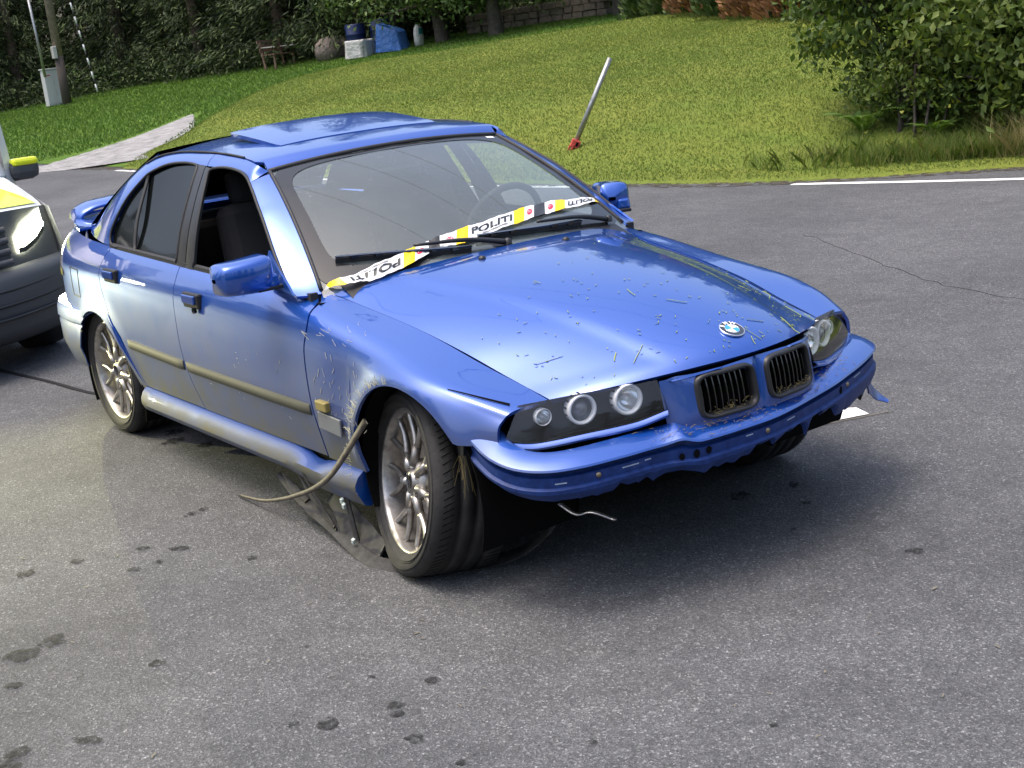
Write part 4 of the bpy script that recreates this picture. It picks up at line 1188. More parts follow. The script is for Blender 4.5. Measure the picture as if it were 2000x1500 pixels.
# the near front tyre has lost its air: flatten it on the road and let it spread
Mw = Matrix.Translation((-.048, -.806, .315)) @ Matrix.Rotation(-.21, 4, 'Z') @ Matrix.Rotation(R(-9.5), 4, 'X') @ Matrix.Rotation(1.1, 4, 'Y') @ Matrix.Diagonal((1, 1.18, 1, 1)); Mi = Mw.inverted()
for ch in wf.children:
    if ch.name.startswith('tyre'):
        for ob in [ch]+list(ch.children):
            ob.data = ob.data.copy()
            for v in ob.data.vertices:
                p = Mw @ v.co; yl = v.co.y
                if p.z < .075:
                    k = (.075-p.z)/.09
                    rad = math.hypot(v.co.x, v.co.z)
                    if rad > .245:
                        side = (yl-.10)/.12
                        p.y += -side*-.045*k*k if False else side*.05*min(k, 1)**1.5
                        p.z = max(p.z, .0045+.010*max(0, k-.6)*abs(side)*0)
                    v.co = Mi @ p
wl = copy_tree(wheel, car); place(wl, (.03, .775, .303), -.12, 0, 1, .5)
w4 = copy_tree(wheel, car); place(w4, (-2.70, .795, .306), 0, 0, 1, .9)
# ------------------------------------------------------------------ police tape stretched over the windscreen
TP = [(720, -.76, .050, -.795, -.035), (750, -.67, .077, -.71, -.020), (787, -.555, .11, -.60, .015), (810, -.48, .13, -.53, .035), (840, -.375, .155, -.42, .075), (857, -.315, .167, -.365, .083), (890, -.195, .187, -.26, .095), (908, -.13, .195, -.20, .10), (960, .07, .217, -.005, .130), (1002, .255, .242, .165, .15), (1023, .35, .25, .255, .16), (1042, .435, .255, .335, .167), (1063, .535, .26, .44, .176), (1083, .625, .257, .53, .180), (1102, .715, .252, .625, .183), (1121, .805, .246, .72, .186), (1145, .92, .236, .855, .190), (1165, 1.0, .226, .955, .190)]
k_ = np.array([q[0] for q in TP], float)
Wn = np.array([.012, 0, .022])
lift = lambda k: np.interp(k, [700, 760, 900, 1060, 1165], [1.2, .9, .55, .45, .35])[:, None]
up_e = W_(np.array([q[1] for q in TP]), np.array([q[2] for q in TP]))+Wn*lift(k_)
lo_e = W_(np.array([q[3] for q in TP]), np.array([q[4] for q in TP]))+Wn*lift(k_)
# twisted tail reaching the gap at the bonnet corner, and the end wrapped round the far pillar
kk = np.r_[[643, 652, 660, 672, 685, 700], k_, [1172, 1180, 1186]]
U = np.vstack([[(-.648, -.688, .868), (-.628, -.676, .897), (-.615, -.664, .905), (-.600, -.640, .908), (-.592, -.615, .908), (-.592, -.588, .912)], up_e, [(-.835, .728, .965), (-.86, .748, .972), (-.885, .765, .960)]])
Lo = np.vstack([[(-.645, -.686, .866), (-.600, -.672, .884), (-.575, -.655, .888), (-.560, -.632, .892), (-.556, -.608, .890), (-.556, -.582, .887)], lo_e, [(-.765, .735, .935), (-.785, .757, .930), (-.815, .778, .915)]])
fU = [pchip(kk, U[:, i]) for i in range(3)]; fL = [pchip(kk, Lo[:, i]) for i in range(3)]
def tape_pt(k, w, h=0.0):
    """k along the tape, w 0 lower..1 upper edge"""
    k = np.asarray(k, float); w = np.asarray(w, float)
    u = np.stack([f(k) for f in fU], -1); l = np.stack([f(k) for f in fL], -1)
    wr = .0025*np.sin(k*.11+w*2)+.0015*np.sin(k*.31-w*5)
    p = l+(u-l)*w[..., None]+Wn/np.linalg.norm(Wn)*(wr+h)[..., None] if not np.isscalar(h) else l+(u-l)*w[..., None]+(Wn/np.linalg.norm(Wn))*(wr+h)[..., None]
    return p
def film(name, c):
    m = mat(name, c, .35, spec=.4); return m
T_white, T_yel, T_blk, T_red = film('tape_white', (.78, .78, .77)), film('tape_yellow', (.85, .62, .01)), film('tape_grey', (.035, .036, .038)), film('tape_red', (.62, .04, .08))
SEG = [(643, 648, T_white), (648, 670, T_yel), (670, 787, T_white), (787, 810, T_yel), (810, 836, T_white), (836, 857, T_blk), (857, 890, T_white), (890, 913, T_yel), (913, 1002, T_white), (1002, 1023, T_yel), (1023, 1042, T_white), (1042, 1063, T_blk), (1063, 1083, T_white), (1083, 1102, T_yel), (1102, 1164, T_white), (1164, 1175, T_yel), (1175, 1186, T_white)]
tape = empty('police_tape'); tag(tape, 'white and yellow police tape with black lettering stretched across the sedan windscreen', 'tape')
for a, b_, m in SEG:
    n = max(4, int((b_-a)/4))
    K, Wg = np.meshgrid(np.linspace(a, b_, n), np.linspace(0, 1, 7), indexing='ij')
    grid('tape_band', tape_pt(K, Wg), m, tape, solid=.0006, orient=False, offset=1)
def on_tape(name, V, F, k0, k1, w0, w1, m, turn=False):
    """flat artwork laid onto the tape; V within its own bounding box"""
    lo, hi = V[:, :2].min(0), V[:, :2].max(0)
    q = (V[:, :2]-lo)/(hi-lo)
    if turn: q = 1-q
    p = tape_pt(k0+(k1-k0)*q[:, 0], w0+(w1-w0)*q[:, 1], .0022)
    return mk(name, p, F, m, tape, smooth=False)
def dense(V, F, n=0): return V, F
PV, PF = text_verts('POLITI', 1, .035, 1.05)
on_tape('lettering', PV, PF, 919, 999, .30, .80, T_blk)
on_tape('lettering', PV, PF, 683, 781, .22, .72, T_blk, True)
on_tape('lettering', PV, PF, 1108, 1160, .25, .75, T_blk, True)
bar = np.array([(x, y, 0) for x in np.linspace(0, 1, 12) for y in (0, 1)], float); BF = [(2*i, 2*i+2, 2*i+3, 2*i+1) for i in range(11)]
on_tape('small_print', bar, BF, 941, 990, .165, .205, T_blk); on_tape('small_print', bar, BF, 941, 990, .125, .145, T_blk)
on_tape('small_print', bar, BF, 700, 757, .80, .83, T_blk, True); on_tape('small_print', bar, BF, 700, 757, .86, .88, T_blk, True)
th = np.linspace(0, 2*math.pi, 28, endpoint=False)
for kc, wk in ((877, 6.6), (1033, 5.8), (1074, 5.6), (820, 6.6)):
    V = np.array([(math.cos(a), math.sin(a), 0) for a in th]); on_tape('stop_sign', V, [tuple(range(28))], kc-wk, kc+wk, .30, .70, T_red)
    SV, SF = text_verts('STOP', 1, .02); V2, F2 = SV, SF
    lo, hi = V2[:, :2].min(0), V2[:, :2].max(0); q = (V2[:, :2]-lo)/(hi-lo)
    p = tape_pt(kc-wk*.75+1.5*wk*q[:, 0], .44+.13*q[:, 1], .0030); mk('stop_lettering', p, F2, T_white, tape, smooth=False)

# ------------------------------------------------------------------ torn liner, rubber strip and debris by the front wheel
def plastic(name, c, r):
    m = mat(name, c, r); P = geo(m); n = noise(m, P, 25, 5, .7)
    cc = ramp(m, [(.35, c), (.75, tuple(min(1, q*3.2+.02) for q in c))], n); L(m, cc.outputs[0], bsdf(m).inputs['Base Color']); return m
M_lin = plastic('liner_plastic', (.011, .0105, .010), .75); M_str = plastic('old_rubber', (.035, .029, .022), .65)
st = MB(); st.ribbon(spline([(-.155, -.862, .515), (-.215, -.872, .455), (-.285, -.882, .385), (-.40, -.892, .285), (-.55, -.885, .205), (-.70, -.878, .145), (-.86, -.872, .09), (-1.05, -.868, .04), (-1.275, -.866, .012)], 40), np.linspace(.024, .010, 40), (.35, -.9, .25), .005)
tag(st.build('rubber_strip', M_str), 'brown rubber trim strip hanging from the front wheel arch down to the asphalt', 'trim strip')
ln = empty('wheel_arch_liner', (-.6, -.8, 0)); tag(ln, 'torn black plastic wheel arch liner lying crushed under the front tyre', 'arch liner')
def lp(name, pts, w, nrm, th=.005, m=M_lin):
    b = MB(); P = spline(pts, 26); W = np.interp(np.linspace(0, 1, 26), np.linspace(0, 1, len(w)), w); b.ribbon(P-np.array([-.6, -.8, 0]), W, nrm, th); return b.build(name, m, ln, bevel=.0015)
lp('liner_sheet', [(-1.02, -.80, .135), (-.86, -.81, .10), (-.70, -.82, .075), (-.52, -.84, .05), (-.36, -.86, .018), (-.20, -.87, .010), (-.04, -.80, .008), (.08, -.66, .010), (.20, -.56, .05), (.30, -.50, .14), (.36, -.46, .24)], [.02, .05, .07, .06, .05, .05, .06, .06, .06, .05, .04], (0, -.45, .9))
lp('liner_sheet', [(-.60, -.80, .14), (-.50, -.81, .11), (-.36, -.83, .04), (-.22, -.84, .02)], [.05, .10, .14, .10], (.1, -.8, .5))
lp('liner_splinter', [(-.80, -.83, .215), (-.72, -.83, .14), (-.62, -.835, .085), (-.50, -.85, .045)], [.004, .014, .02, .012], (.3, -.9, .2))
lp('liner_splinter', [(-.715, -.855, .255), (-.66, -.85, .18), (-.58, -.85, .11), (-.50, -.855, .06)], [.003, .010, .014, .01], (.3, -.9, .2))
lp('liner_splinter', [(-.98, -.80, .15), (-.88, -.81, .115), (-.76, -.82, .09)], [.003, .03, .02], (0, -.5, .9))
lp('liner_splinter', [(-.42, -.835, .185), (-.395, -.838, .11), (-.37, -.84, .03)], [.02, .022, .02], (.3, -.95, 0), .008)
M_clip = mat('white_clip', (.6, .68, .62), .4)
for p in ((-.425, -.850, .175), (-.41, -.853, .16), (-.36, -.862, .045)):
    b = MB(); b.box(tuple(np.array(p)-np.array([-.6, -.8, 0])), (.012, .012, .022), (.3, .4, .2)); b.build('liner_clip', M_clip, ln, smooth=False, bevel=.002)
# straw caught behind the bumper and in the grille, blades of grass over the bonnet
M_straw = mat('straw', (.20, .155, .055), .8); M_blade = mat('cut_grass', (.22, .27, .05), .7)
def bladeset(name, items, m, label, cat):
    b = MB()
    for P, w, nn in items: b.ribbon(P, w, nn, .0006)
    o = b.build(name, m, smooth=False); tag(o, label, cat, kind='stuff'); return o
items = []; r = np.random.default_rng(5)
def hood_blade(v, q, ln_, ang, w=.0022, lift=.003):
    P = hood_pt(np.array([v]), np.array([q]))[0]
    d = np.array([math.cos(ang), math.sin(ang), 0])*ln_
    pts = []
    for k in np.linspace(-.5, .5, 5):
        x, y = P[0]+d[0]*k, P[1]+d[1]*k+.008*k*k
        # height from the bonnet surface by nearest search
        pts.append((x, y, None))
    return pts
HV, HQ = np.meshgrid(np.linspace(0, 1, 90), np.linspace(-.99, .99, 90), indexing='ij'); HP = hood_pt(HV, HQ).reshape(-1, 3)
def hz(x, y):
    d = (HP[:, 0]-x)**2+(HP[:, 1]-y)**2; i = np.argpartition(d, 4)[:4]; w = 1/(d[i]+1e-6); return float((HP[i, 2]*w).sum()/w.sum())
for k in range(300):
    v = 1-abs(r.normal(0, .33)); q = r.uniform(-.9, .97)
    if v < .02 or r.random() > .35+.65*(q+1)/2: continue
    big = k < 26
    ln_ = r.uniform(.03, .085) if big else r.uniform(.004, .014)
    a = r.uniform(0, 6.28); pts = []
    for (x, y, _) in hood_blade(min(v, .97), q, ln_, a): pts.append((x, y, hz(x, y)+.003))
    items.append((pts, r.uniform(.002, .004) if big else r.uniform(.0015, .003), (0, 0, 1)))
bladeset('grass_clippings', items[:], M_blade, 'cut grass and seeds scattered over the blue bonnet', 'grass')
items = []
for k in range(60):
    s = r.choice([-1, 1]); y = r.uniform(.035, .215)*s; z = .525+abs(r.normal(0, .010)); x = float(F_(abs(y), z))+r.uniform(-.004, .016)
    d = r.normal(0, 1, 3)*np.array([.006, .016, .007]); items.append(([(x, y, z), (x+d[0]*.5, y+d[1]*.5, z+d[2]*.6+.002), (x+d[0], y+d[1], z+d[2])], .0012, (1, .1, .1)))
for k in range(230):
    i = r.integers(95, 237); o = r.uniform(-.06, -.006); p = cr_[i]+outw[i]*o+np.array([0, 0, np.interp(o, [-.06, -.03, -.006], [.041, .032, .010])+.003])
    d = r.normal(0, 1, 3)*np.array([.006, .012, .002]); items.append(([p, p+d*.5+np.array([0, 0, .002]), p+d], .0012, (.2, 0, 1)))
for k in range(16):
    p = np.array([.30+r.uniform(-.01, .01), -.80+r.uniform(-.01, .01), .47]); d = np.array([r.normal(.0, .022), r.normal(-.01, .016), -r.uniform(.03, .14)])
    items.append(([p, p+d*.5+r.normal(0, .005, 3), p+d], .0006, (.6, -.8, 0)))
bladeset('straw_debris', items, M_straw, 'dry straw caught in the grille and on the torn bumper', 'straw')
# grass stuck along the front wheel arch
items = []
for k in range(90):
    a = R(r.uniform(95, 185)); p = np.array([FARCH[0]+(FARCH[2]+.006)*math.cos(a), -.868, FARCH[1]+(FARCH[2]+.006)*math.sin(a)])
    d = np.array([math.cos(a), -.25, math.sin(a)])*r.uniform(.008, .034)+r.normal(0, .006, 3); items.append(([p, p+d*.6+r.normal(0, .002, 3), p+d], .0011, (.2, -.9, .2)))
bladeset('arch_grass', items, mat('pale_straw', (.5, .48, .30), .8), 'pale grass fibres stuck along the front wheel arch lip', 'grass')
# thin stalk and small bits on the road
items = [([(-.05, 1.02, .004), (.02, 1.22, .004), (.10, 1.44, .004)], .006, (0, 0, 1))]
for k in range(70):
    x, y = r.uniform(-1.5, 2.2), r.uniform(-2.0, 1.6); d = r.normal(0, .012, 2); items.append(([(x, y, .004), (x+d[0], y+d[1], .006)], r.uniform(.002, .006), (0, 0, 1)))
bladeset('road_litter', items, mat('litter_bits', (.16, .14, .10), .8), 'small twigs and bits scattered over the asphalt', 'litter')
# ------------------------------------------------------------------ police van behind the sedan, headlights on
van = empty('police_van', (-4.45, -1.12, 0), (0, 0, R(4))); tag(van, 'white and yellow police van with dipped headlights lit behind the sedan', 'van')
V_white = mat('van_white', (.72, .74, .74), .3, coat=.8); V_yel = mat('van_yellow', (.72, .78, .01), .35, coat=.5)
V_grey = mat('van_grey_plastic', (.055, .058, .062), .5); V_dark = mat('van_dark', (.015, .016, .017), .4); V_glass = mat('van_glass', (.012, .015, .016), .05)
V_blue = mat('van_blue', (.02, .06, .25), .35)
def van_grid(name, rows, m, **k): return grid(name, rows, m, van, orient=False, **k)
HW = .95
fx = lambda q: -.03-.42*abs(q)**2.3     # plan curve of the nose, q = y / half width
qs = np.linspace(-1, 1, 41)
van_grid('bonnet', [[(fx(q)*(1-w)-.06-.96*w, q*HW*(.93-.02*w), .925+.17*w**.8+.035*(1-abs(q)**3)) for q in qs] for w in np.linspace(0, 1, 12)], V_white)
van_grid('front_panel', [[(fx(q)-.06*(1-w)*1.0, q*HW*.955, .62+.305*(1-w)+.035*(1-abs(q)**3)*(1-w)) for q in qs] for w in np.linspace(0, 1, 8)], V_grey)
van_grid('bumper', [[(fx(q)+o, q*HW*(1+o*.15), z) for q in qs] for o, z in ((-.02, .635), (.03, .62), (.06, .57), (.065, .47), (.05, .38), (.03, .28), (-.01, .21), (-.12, .17), (-.5, .16))], V_grey)
for zz in (.34, .42, .505):
    b = MB(); b.tube([(fx(q)+.062, q*HW*.99, zz+.02*abs(q)) for q in np.linspace(-.9, .9, 24)], .010, 6); b.build('bumper_rib', V_dark, van)
# grille with bars and plate lettering
gp = empty('grille'); gp.parent = van
van_g = [[(fx(q)+.014-.05*w, q*HW, .66+.20*w) for q in np.linspace(-.52, .52, 21)] for w in np.linspace(0, 1, 5)]
grid('grille_panel', van_g, V_dark, gp, orient=False)
for w in (.04, .35, .66, .97):
    b = MB(); b.ribbon([(fx(q)+.024-.05*w, q*HW, .66+.20*w) for q in np.linspace(-.52, .52, 18)], .035, (1, 0, .2), .012); b.build('grille_bar', V_grey, gp)
TVv, TFf = text_verts('POLITI', .05, .001, 1.1)
# yellow blocks of the livery on the bonnet
def bonnet_patch(q0, q1, w0, w1, skew, m, name):
    van_grid(name, [[(fx(q)*(1-w)-.06-.96*w, q*HW*(.93-.02*w), .925+.17*w**.8+.035*(1-abs(q)**3)+.005) for q in np.clip(np.linspace(q0, q1, 10)+skew*(w-w0), -1, 1)] for w in np.linspace(w0, w1, 10)], m)
bonnet_patch(.40, .95, .04, .97, -.25, V_yel, 'livery_block'); bonnet_patch(-.95, -.40, .04, .97, .25, V_yel, 'livery_block')
# windscreen, roof, sides
van_grid('windscreen', [[(-1.00-.68*w-.10*abs(q)**2, q*HW*(.90-.10*w), 1.10+.72*w) for q in qs] for w in np.linspace(0, 1, 6)], V_glass)
van_grid('roof', [[(-1.60-3.1*w, q*HW*.82, 1.84+.08*(1-q*q)) for q in qs[::4]] for w in np.linspace(0, 1, 6)], V_white)
for s in (-1, 1):
    van_grid('side_panel', [[(x, s*HW*(1.0-.04*t*t-.14*max(0, t-.55)), .30+1.55*t) for t in np.linspace(0, 1, 12)] for x in np.r_[np.linspace(-.30, -1.05, 6), np.linspace(-1.1, -4.7, 14)] if True][:6] if False else
             [[(x, s*HW*(1.0-.14*max(0, t-.55)), .30+(1.55*t if x < -1.05 else t*(.62+.16*min(1, max(0, (-x-.42)/.6))))) for t in np.linspace(0, 1, 12)] for x in np.r_[np.linspace(-.42, -1.04, 6), np.linspace(-1.06, -4.7, 14)]], V_white)
    van_grid('livery_band', [[(x, s*(HW*1.0+.004), .62+.26*t) for t in (0, 1)] for x in np.linspace(-1.3, -4.6, 8)], V_yel)
    # A pillar
    b = MB(); b.tube([(-1.05, s*HW*.90, 1.08), (-1.34, s*HW*.86, 1.46), (-1.66, s*HW*.81, 1.84)], .05, 8); b.build('a_pillar', V_white, van)
    # mirror
    mr = empty('wing_mirror'); mr.parent = van
    b = MB(); b.box((-1.06, s*1.02, 1.125), (.12, .20, .135)); b.build('mirror_shell', V_grey, mr, smooth=False, bevel=.05)
    b = MB(); b.box((-1.035, s*1.02, 1.175), (.09, .17, .05)); b.build('mirror_cap', V_yel, mr, smooth=False, bevel=.02)
    b = MB(); b.box((-1.08, s*.92, 1.08), (.06, .14, .05)); b.build('mirror_arm', V_grey, mr, smooth=False, bevel=.012)
    for wx in (-.85, -3.9):
        w = empty('wheel'); w.parent = van
        b = MB(); b.lathe([(.20, -.02), (.30, -.03), (.335, 0), (.34, .10), (.335, .2), (.2, .2)], 40, 'y'); o = b.build('tyre', M_tyre, w)
        b = MB(); b.lathe([(0, .0), (.10, -.005), (.20, -.015), (.205, .1)], 32, 'y'); b.build('rim', M_rim, w)
        w.matrix_local = Matrix.Translation((wx, s*.93, .34)) @ Matrix.Rotation(0 if s < 0 else math.pi, 4, 'Z')
    # headlight: white-hot reflector behind a clear cover, lamp with a dipped cut-off
    hl = empty('headlight'); hl.parent = van
    def hp(q, z, o=0.0): return (fx(q)-.06*max(0, (z-.62)/.305)+o+.014, s*q*HW*.957, z)
    qq = np.linspace(.62, .90, 16)
    P = [[hp(q, z0+(z1-z0)*w) for w in np.linspace(0, 1, 8)] for q, z0, z1 in [(q, float(np.interp(q, [.62, .68, .80, .90], [.70, .70, .735, .79])), float(np.interp(q, [.62, .72, .90], [.80, .87, .925]))) for q in qq]]
    lens_o = grid('lamp_cover', P, mat('lit_lamp', (.9, .9, .8), .2, emit=(1.0, 1.0, .72), es=12.0) if 'lit_lamp' not in bpy.data.materials else bpy.data.materials['lit_lamp'], hl, orient=False)
    P2 = [[hp(q, z0+(z1-z0)*w, .006) for w in (0, 1)] for q, z0, z1 in [(q, float(np.interp(q, [.62, .68, .80, .90], [.70, .70, .735, .79])), float(np.interp(q, [.62, .68, .80, .90], [.70, .70, .735, .79]))+.03) for q in qq]]
    grid('lamp_brow', P2, V_dark, hl, orient=False)
    ld = bpy.data.lights.new('dipped_beam', 'SPOT'); ld.energy = 165 if s < 0 else 70; ld.color = (1.0, .95, .48); ld.spot_size = R(70); ld.spot_blend = .9; ld.shadow_soft_size = .0004
    lo = bpy.data.objects.new('dipped_beam', ld); link(lo, hl)
    lx = fx(.75)-.04+.035; lo.location = (lx, s*.71, .83); lo.rotation_euler = Vector((1, (.13 if s < 0 else -.02), -.07)).to_track_quat('-Z', 'Y').to_euler()
    # plate added before the cover to cut the beam; glows to blend in
    b = MB(); b.box((lx+.031, s*.71, .83-.0008+.015), (.002, .10, .030)); b.build('beam_shield', bpy.data.materials['lit_lamp'], hl, smooth=False)
ob = MB(); ob.box((-2.9, 0, .45), (3.4, 1.5, .3)); ob.build('underbody', M_void, van, smooth=False)
bk = MB(); bk.box((-4.68, 0, 1.05), (.06, 1.75, 1.5)); bk.build('rear_door', V_white, van, smooth=False)
# ------------------------------------------------------------------ plants
def leaf_mat(name, stops, rough=.55, trans=.25):
    m = bpy.data.materials.new(name); m.use_nodes = True
    b = bsdf(m); b.inputs['Roughness'].default_value = rough; b.inputs['Specular IOR Level'].default_value = .3
    isl = geo(m, 'Random Per Island')
    c = ramp(m, stops, isl)
    L(m, c.outputs[0], b.inputs['Base Color'])
    tr = N(m, 'ShaderNodeBsdfTranslucent'); L(m, mixc(m, 1.0, c.outputs[0], (1.2, 1.3, .7), 'MULTIPLY'), tr.inputs[0])
    mx = N(m, 'ShaderNodeMixShader'); mx.inputs[0].default_value = trans
    L(m, b.outputs[0], mx.inputs[1]); L(m, tr.outputs[0], mx.inputs[2]); L(m, mx.outputs[0], m.node_tree.nodes['Material Output'].inputs[0])
    return m
L_spruce = leaf_mat('spruce_needles', [(0, (.012, .022, .009)), (.6, (.036, .056, .018)), (1, (.095, .125, .04))], .7, .1)
L_apple = leaf_mat('apple_leaves', [(0, (.05, .09, .025)), (.6, (.10, .16, .045)), (1, (.19, .25, .09))])
L_thuja = leaf_mat('thuja_sprays', [(0, (.025, .05, .012)), (.6, (.05, .085, .02)), (1, (.09, .125, .03))], .7, .1)
L_brown = leaf_mat('withered_thuja', [(0, (.11, .055, .025)), (.6, (.22, .105, .05)), (1, (.30, .16, .07))], .8, .1)
L_shrub = leaf_mat('shrub_leaves', [(0, (.035, .065, .013)), (.6, (.08, .13, .025)), (.93, (.14, .19, .035)), (1, (.26, .27, .03))])
L_elder = leaf_mat('broad_leaves', [(0, (.05, .085, .016)), (.6, (.09, .135, .024)), (1, (.16, .20, .04))])
L_fern = leaf_mat('fern_fronds', [(0, (.06, .12, .02)), (.6, (.10, .18, .03)), (1, (.16, .24, .05))])
L_grass = leaf_mat('lawn_blades', [(0, (.08, .125, .020)), (.5, (.112, .165, .028)), (.85, (.155, .185, .04)), (1, (.21, .205, .065))], .6, .3)
L_tall = leaf_mat('tall_grass_blades', [(0, (.07, .13, .02)), (.6, (.13, .19, .035)), (1, (.26, .24, .09))], .6, .3)
L_dry = leaf_mat('dry_grass_blades', [(0, (.20, .17, .06)), (.6, (.30, .26, .11)), (1, (.40, .34, .17))], .7, .2)
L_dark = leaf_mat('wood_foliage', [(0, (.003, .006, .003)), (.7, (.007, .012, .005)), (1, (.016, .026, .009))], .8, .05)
def bark_mat(name, a, b_):
    m = mat(name, a, .9); n = noise(m, coord(m), 9, 6, .7); c = ramp(m, [(.3, a), (.7, b_)], n); L(m, c.outputs[0], bsdf(m).inputs['Base Color']); L(m, bump(m, n, .8, .04), bsdf(m).inputs['Normal']); return m
M_bark = bark_mat('bark', (.035, .028, .022), (.10, .085, .07)); M_barkr = bark_mat('spruce_bark', (.05, .036, .028), (.13, .09, .065))

def rand_dirs(n, r): 
    d = r.normal(0, 1, (n, 3)); return d/np.linalg.norm(d, axis=1)[:, None]
def leaves(C, ln, wd, r, axis=None, droop=0.0, fold=True):
    """C (n,3) leaf centres -> pointed leaves folded along the midrib (two quads each)"""
    n = len(C); a = rand_dirs(n, r) if axis is None else axis+r.normal(0, .35, (n, 3))
    a[:, 2] -= droop; a /= np.linalg.norm(a, axis=1)[:, None]
    u = np.cross(a, rand_dirs(n, r)); u /= np.linalg.norm(u, axis=1)[:, None]+1e-9; w = np.cross(a, u)
    l = (ln*r.uniform(.65, 1.3, n))[:, None]; d = (wd*r.uniform(.7, 1.25, n))[:, None]
    if not fold:
        V = np.stack([C-a*l/2, C+u*d/2, C+a*l/2, C-u*d/2], 1).reshape(-1, 3); i = np.arange(n)[:, None]*4
        return V, i+np.array([[0, 1, 2, 3]])
    V = np.stack([C-a*l/2, C+u*d/2-a*l*.08+w*d*.16, C+a*l*.5, C-u*d/2-a*l*.08+w*d*.16], 1).reshape(-1, 3)
    i = np.arange(n)[:, None]*4
    return V, np.concatenate([i+np.array([[0, 1, 2]]), i+np.array([[0, 2, 3]])], 0)

def spruce_mesh(seed, H, Rm):
    r = np.random.default_rng(seed); Cs = []; As = []
    z = .05*H
    while z < H*.99:
        f = 1-z/H; n = int(6+5*f)
        for k in range(n):
            a = r.uniform(0, 2*math.pi); ln_ = Rm*(f**.8)*r.uniform(.65, 1.12)+.15
            m = max(3, int(ln_/.16)); s = np.linspace(.1, 1, m)
            x = ln_*s; zz = z+.10*x-.075*x*x*(1.4-f*.5)+r.normal(0, .05)
            d = np.array([math.cos(a), math.sin(a)])
            for j in range(m):
                for q in range(3):
                    o = r.normal(0, .10, 3)*np.array([1, 1, .7]); side = (r.random()-.5)*.55*(1-s[j]*.6)
                    Cs.append((d[0]*x[j]-d[1]*side+o[0], d[1]*x[j]+d[0]*side+o[1], zz[j]-.06-abs(side)*.35+o[2]-r.uniform(0, .22)))
                    As.append((d[0]*.9-d[1]*side*2.4, d[1]*.9+d[0]*side*2.4, -.45))
        z += .22+.16*f
    Cs = np.repeat(np.array(Cs), 2, 0)+r.normal(0, .07, (len(Cs)*2, 3)); As = np.repeat(np.array(As), 2, 0)
    V, F = leaves(Cs, .25, .045, r, As, .1, False)
    return V, F
def trunk_mesh(H, r0, seed, lean=0.0):
    r = np.random.default_rng(seed); b = MB()
    zs = np.linspace(-.3, H, 14); b.tube([(lean*z+.03*math.sin(z*.7+seed), .03*math.cos(z*.9), z) for z in zs], r0*(1-zs/H*.9)+.02, 9); return b
protos = []
for k, (H, Rm) in enumerate(((11.5, 2.9), (10.5, 2.7), (12.5, 3.1))):
    t = empty('spruce_tree', (0, 0, 0)); V, F = spruce_mesh(40+k, H, Rm); fast('crown', V, F, L_spruce, t); trunk_mesh(H, .22, k).build('trunk', M_barkr, t); protos.append(t)
front = [(-45.8, 12.2, 0), (-44.6, 15.6, 2), (-42.6, 18.0, 1), (-40.2, 16.6, 0), (-39.6, 19.6, 2), (-37.0, 18.0, 1), (-36.6, 21.0, 0), (-34.4, 19.6, 2), (-33.2, 22.0, 1), (-31.6, 23.6, 0), (-29.6, 24.6, 2), (-28.2, 26.2, 1), (-26.0, 27.0, 0), (-23.2, 27.6, 2), (-47.5, 10.0, 1), (-49, 6.4, 0)]
back_ = [(-50, 14, 1), (-48, 17.5, 2), (-46, 20, 0), (-43.5, 21.5, 1), (-41, 22.5, 2), (-38.6, 24, 0), (-36.4, 26, 1), (-33.6, 28, 2), (-31, 30, 0), (-27.6, 31, 1), (-24, 32, 2), (-20, 31, 0), (-53, 10, 2), (-55, 5, 0)]
used = set(); row_ = []
for i, (x, y, k) in enumerate(front+back_):
    t = protos[k] if k not in used else copy_tree(protos[k])
    used.add(k); t.location = (x, y, float(hbase(x, y))-.1); t.rotation_euler = (0, 0, i*1.7); sc_ = .82+.36*((i*37) % 10)/10; t.scale = (sc_*1.05, sc_*1.05, sc_)
    if i >= 16: tag(t, 'dark spruce standing deeper in the wood behind the front row', 'tree', 'spruces deeper in the wood')
    else: row_.append((math.atan2(y+2.91, x-3.62), t))
pole_az = math.atan2(11.95+2.91, -40.44-3.62); ords = ['nearest', 'second', 'third', 'fourth', 'fifth', 'sixth', 'seventh', 'eighth', 'ninth', 'tenth', 'eleventh', 'twelfth', 'thirteenth', 'fourteenth', 'fifteenth']
row_.sort(key=lambda e: -e[0])
lf = [t for a, t in row_ if a > pole_az][::-1]; rt = [t for a, t in row_ if a <= pole_az]
for k, t in enumerate(lf): tag(t, 'dark spruce at the wood edge, %s to the left of the utility pole' % ords[k], 'tree', 'spruces along the grass bank')
for k, t in enumerate(rt): tag(t, 'dark spruce at the wood edge, %s to the right of the utility pole' % ords[k], 'tree', 'spruces along the grass bank')
side_row = [(-13, -10.5, 0), (-17, -11.5, 1), (-21, -13, 2), (-26, -14, 0), (-31, -15, 1), (-10, -13.5, 2), (-36, -15.5, 2), (-6, -14, 1)]
for i, (x, y, k) in enumerate(side_row):
    t = copy_tree(protos[k]); t.location = (x, y, -.1); t.rotation_euler = (0, 0, i*2.1); t.scale = (1.05, 1.05, .8+.05*(i % 4))
    tag(t, 'spruce across the road, seen only as the dark reflection in the sedan doors', 'tree', 'spruces mirrored in the sedan doors')
for i, (x, y, k) in enumerate(((12, -15, 0), (15, -12.5, 1), (17.5, -9.5, 2), (19, -6, 0), (20, -2.5, 1), (20.5, 1, 2), (20, 5, 0), (9, -17, 2), (5.5, -18.5, 1), (19.5, 9, 1))):
    t = copy_tree(protos[k]); t.location = (x, y, -.1); t.rotation_euler = (0, 0, i*1.3); t.scale = (1.25, 1.25, .72+.05*(i % 3))
    tag(t, 'spruce behind the viewer, seen only as the dark reflection in the headlights and bumper', 'tree', 'spruces mirrored in the sedan front')
